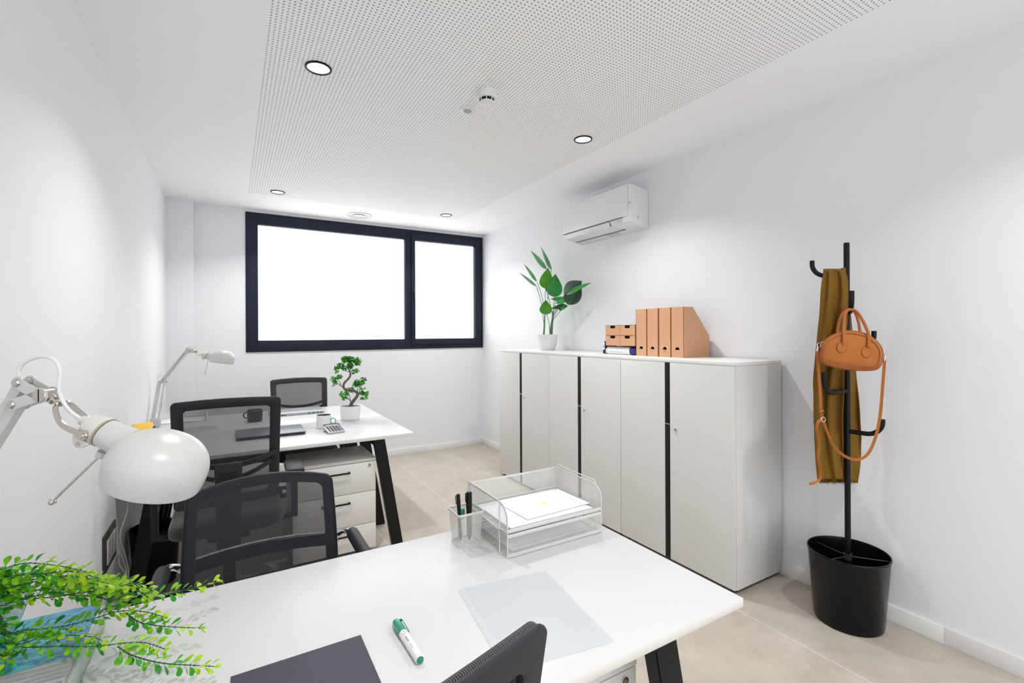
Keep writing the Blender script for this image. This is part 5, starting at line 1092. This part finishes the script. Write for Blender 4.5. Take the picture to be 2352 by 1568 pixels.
for ci, (x, y, rx, ry, n_) in enumerate(clus):
    b = nb()
    for k in range(n_):
        a = random.uniform(0, 2 * PI); r_ = math.sqrt(random.random()); c_ = Bz(x + rx * r_ * math.cos(a), y + ry * r_ * math.sin(a), random.uniform(-0.045, 0.045))
        d_ = Vector((random.uniform(-1, 1), random.uniform(-1, 1), random.uniform(-0.6, 0.8))).normalized(); L = random.uniform(0.024, 0.034)
        leaf(b, c_ - d_ * L / 2, c_ + d_ * L / 2, L * 0.62, Vector((random.uniform(-1, 1), random.uniform(-1, 1), 1)), n=5, shape=0.7, shift=0.9, curl=0.1)
    obj('foliage', b, LEAF3, t, world=True)

# organiser with notes and pens, tray behind
t = thing('desk_organizer', 'low white desk organiser against the left wall, behind the near lamp', 'organiser', (-0.41, 3.22, DZ))
b = nb(); x0, x1, y0, y1, h = -0.475, -0.345, 3.08, 3.36, 0.134
for q_ in ((x0, y0, 0, x1, y1, 0.004), (x0, y0, 0, x0 + 0.003, y1, h), (x1 - 0.003, y0, 0, x1, y1, h - 0.01), (x0, y0, 0, x1, y0 + 0.003, h - 0.012), (x0, y1 - 0.003, 0, x1, y1, h), (x0, (y0 + y1) / 2, 0, x1, (y0 + y1) / 2 + 0.003, h - 0.02)):
    box(b, q_[0], q_[1], DZ + q_[2] + 0.0005, q_[3], q_[4], DZ + q_[5], 0.001)
obj('box', b, WHP2, t, world=True)
b = nb(); box(b, -0.045, -0.036, 0, 0.045, 0.036, 0.014, 0.0008, mtx=Matrix.Translation((-0.412, 3.25, DZ + 0.126)) @ Matrix.Rotation(0.35, 4, 'Z') @ Matrix.Rotation(math.radians(35), 4, 'X')); tag(obj('sticky_notes', b, YEL, None, world=True), 'block of yellow sticky notes resting in the desk organiser', 'sticky notes')
b = nb(); tube(b, [(-0.39, 3.10, DZ + 0.01), (-0.372, 3.13, DZ + 0.09), (-0.356, 3.17, DZ + 0.150)], 0.005, 10, smooth=4); tag(obj('blue_pen', b, BLUEP, None, world=True), 'blue pen leaning in front of the yellow notes', 'pen')
b = nb(); tube(b, [(-0.455, 3.10, DZ + 0.01), (-0.462, 3.14, DZ + 0.148)], 0.0045, 10); tag(obj('blue_pen', b, BLUEP, None, world=True), 'blue pen standing at the wall end of the desk organiser', 'pen')
t = thing('letter_tray', 'white plastic letter tray at the back left corner of the double desk', 'letter tray', (-0.32, 4.34, DZ))
b = nb(); x0, x1, y0, y1 = -0.478, -0.16, 4.20, 4.43
for (za, zb) in ((0.001, 0.004),): box(b, x0, y0, DZ + za, x1, y1, DZ + zb, 0.001)
obj('shelves', b, WHP, t, world=True)
b = nb()
for q_ in ((x0, y0, x0 + 0.003, y1), (x1 - 0.003, y0, x1, y1), (x0, y1 - 0.003, x1, y1)): box(b, q_[0], q_[1], DZ + 0.004, q_[2], q_[3], DZ + 0.05, 0.001)
obj('walls', b, WHP, t, world=True)

# bin under the desk, cables, wall sockets
t = thing('waste_bin', 'round black waste bin under the left end of the double desk', 'bin', (-0.368, 3.30, 0))
b = nb(); lathe(b, [(0, 0.001), (0.092, 0.001), (0.095, 0.004), (0.116, 0.30), (0.119, 0.303), (0.119, 0.309), (0.114, 0.309), (0.113, 0.30), (0.092, 0.01), (0, 0.008)], n=48); obj('bucket', b, BLK, t)
b = nb(); tube(b, [(0.117 * math.cos(a), 0.117 * math.sin(a), 0.309) for a in [2 * PI * k / 40 for k in range(40)]], 0.003, 8, closed=True); obj('rim', b, BLKG, t)
for i, pts in enumerate(([(-0.44, 3.06, 0.715), (-0.445, 3.05, 0.60), (-0.45, 3.06, 0.50), (-0.472, 3.02, 0.40), (-0.455, 3.03, 0.30), (-0.44, 3.03, 0.2), (-0.445, 3.03, 0.08), (-0.45, 3.05, 0.006)],
                         [(-0.478, 3.04, 0.36), (-0.465, 3.03, 0.29), (-0.448, 3.025, 0.21), (-0.45, 3.02, 0.09), (-0.455, 3.0, 0.006)],
                         [(-0.46, 3.04, 0.31), (-0.478, 3.03, 0.285), (-0.472, 3.02, 0.25), (-0.45, 3.02, 0.20), (-0.453, 3.01, 0.10), (-0.46, 3.02, 0.006)])):
    b = nb(); tube(b, [(p[0], p[1] - 0.045, p[2]) for p in pts], 0.0032, 8, smooth=6); tag(obj('power_cable', b, CABLE, None, world=True), ('long grey cable hanging from the double desk down to the floor', 'short straight grey cable beside the black bin', 'grey cable with a small loop beside the black bin')[i], 'cable')
t = thing('wall_socket', 'black wall plate with silver socket modules low on the left wall', 'wall socket', (XL, 2.868, 0.31))
b = nb(); box(b, XL, 2.742, 0.306, XL + 0.009, 2.992, 0.478, 0.003); obj('plate', b, mat('socket_black', (0.03, 0.03, 0.028), 0.4), t, world=True)
for k in range(3):
    b = nb(); y = 2.787 + 0.061 * k; box(b, XL + 0.006, y, 0.335, XL + 0.013, y + 0.058, 0.445, 0.002); m_ = obj('module', b, SOCK, t, world=True)
    b = nb()
    for (dy, dz) in ((0.019, 0.085), (0.038, 0.085), (0.019, 0.03), (0.038, 0.03)): cyl(b, (XL + 0.0128, y + dy, 0.335 + dz), (XL + 0.0134, y + dy, 0.335 + dz), 0.003, 10)
    obj('pin_holes', b, BLK, m_, world=True)
    if k < 2: b = nb(); cyl(b, (XL + 0.0128, y + 0.029, 0.386), (XL + 0.0142, y + 0.029, 0.386), 0.003, 10); obj('indicator', b, mat('indicator_blue', (0.08, 0.10, 0.75), 0.3), m_, world=True)
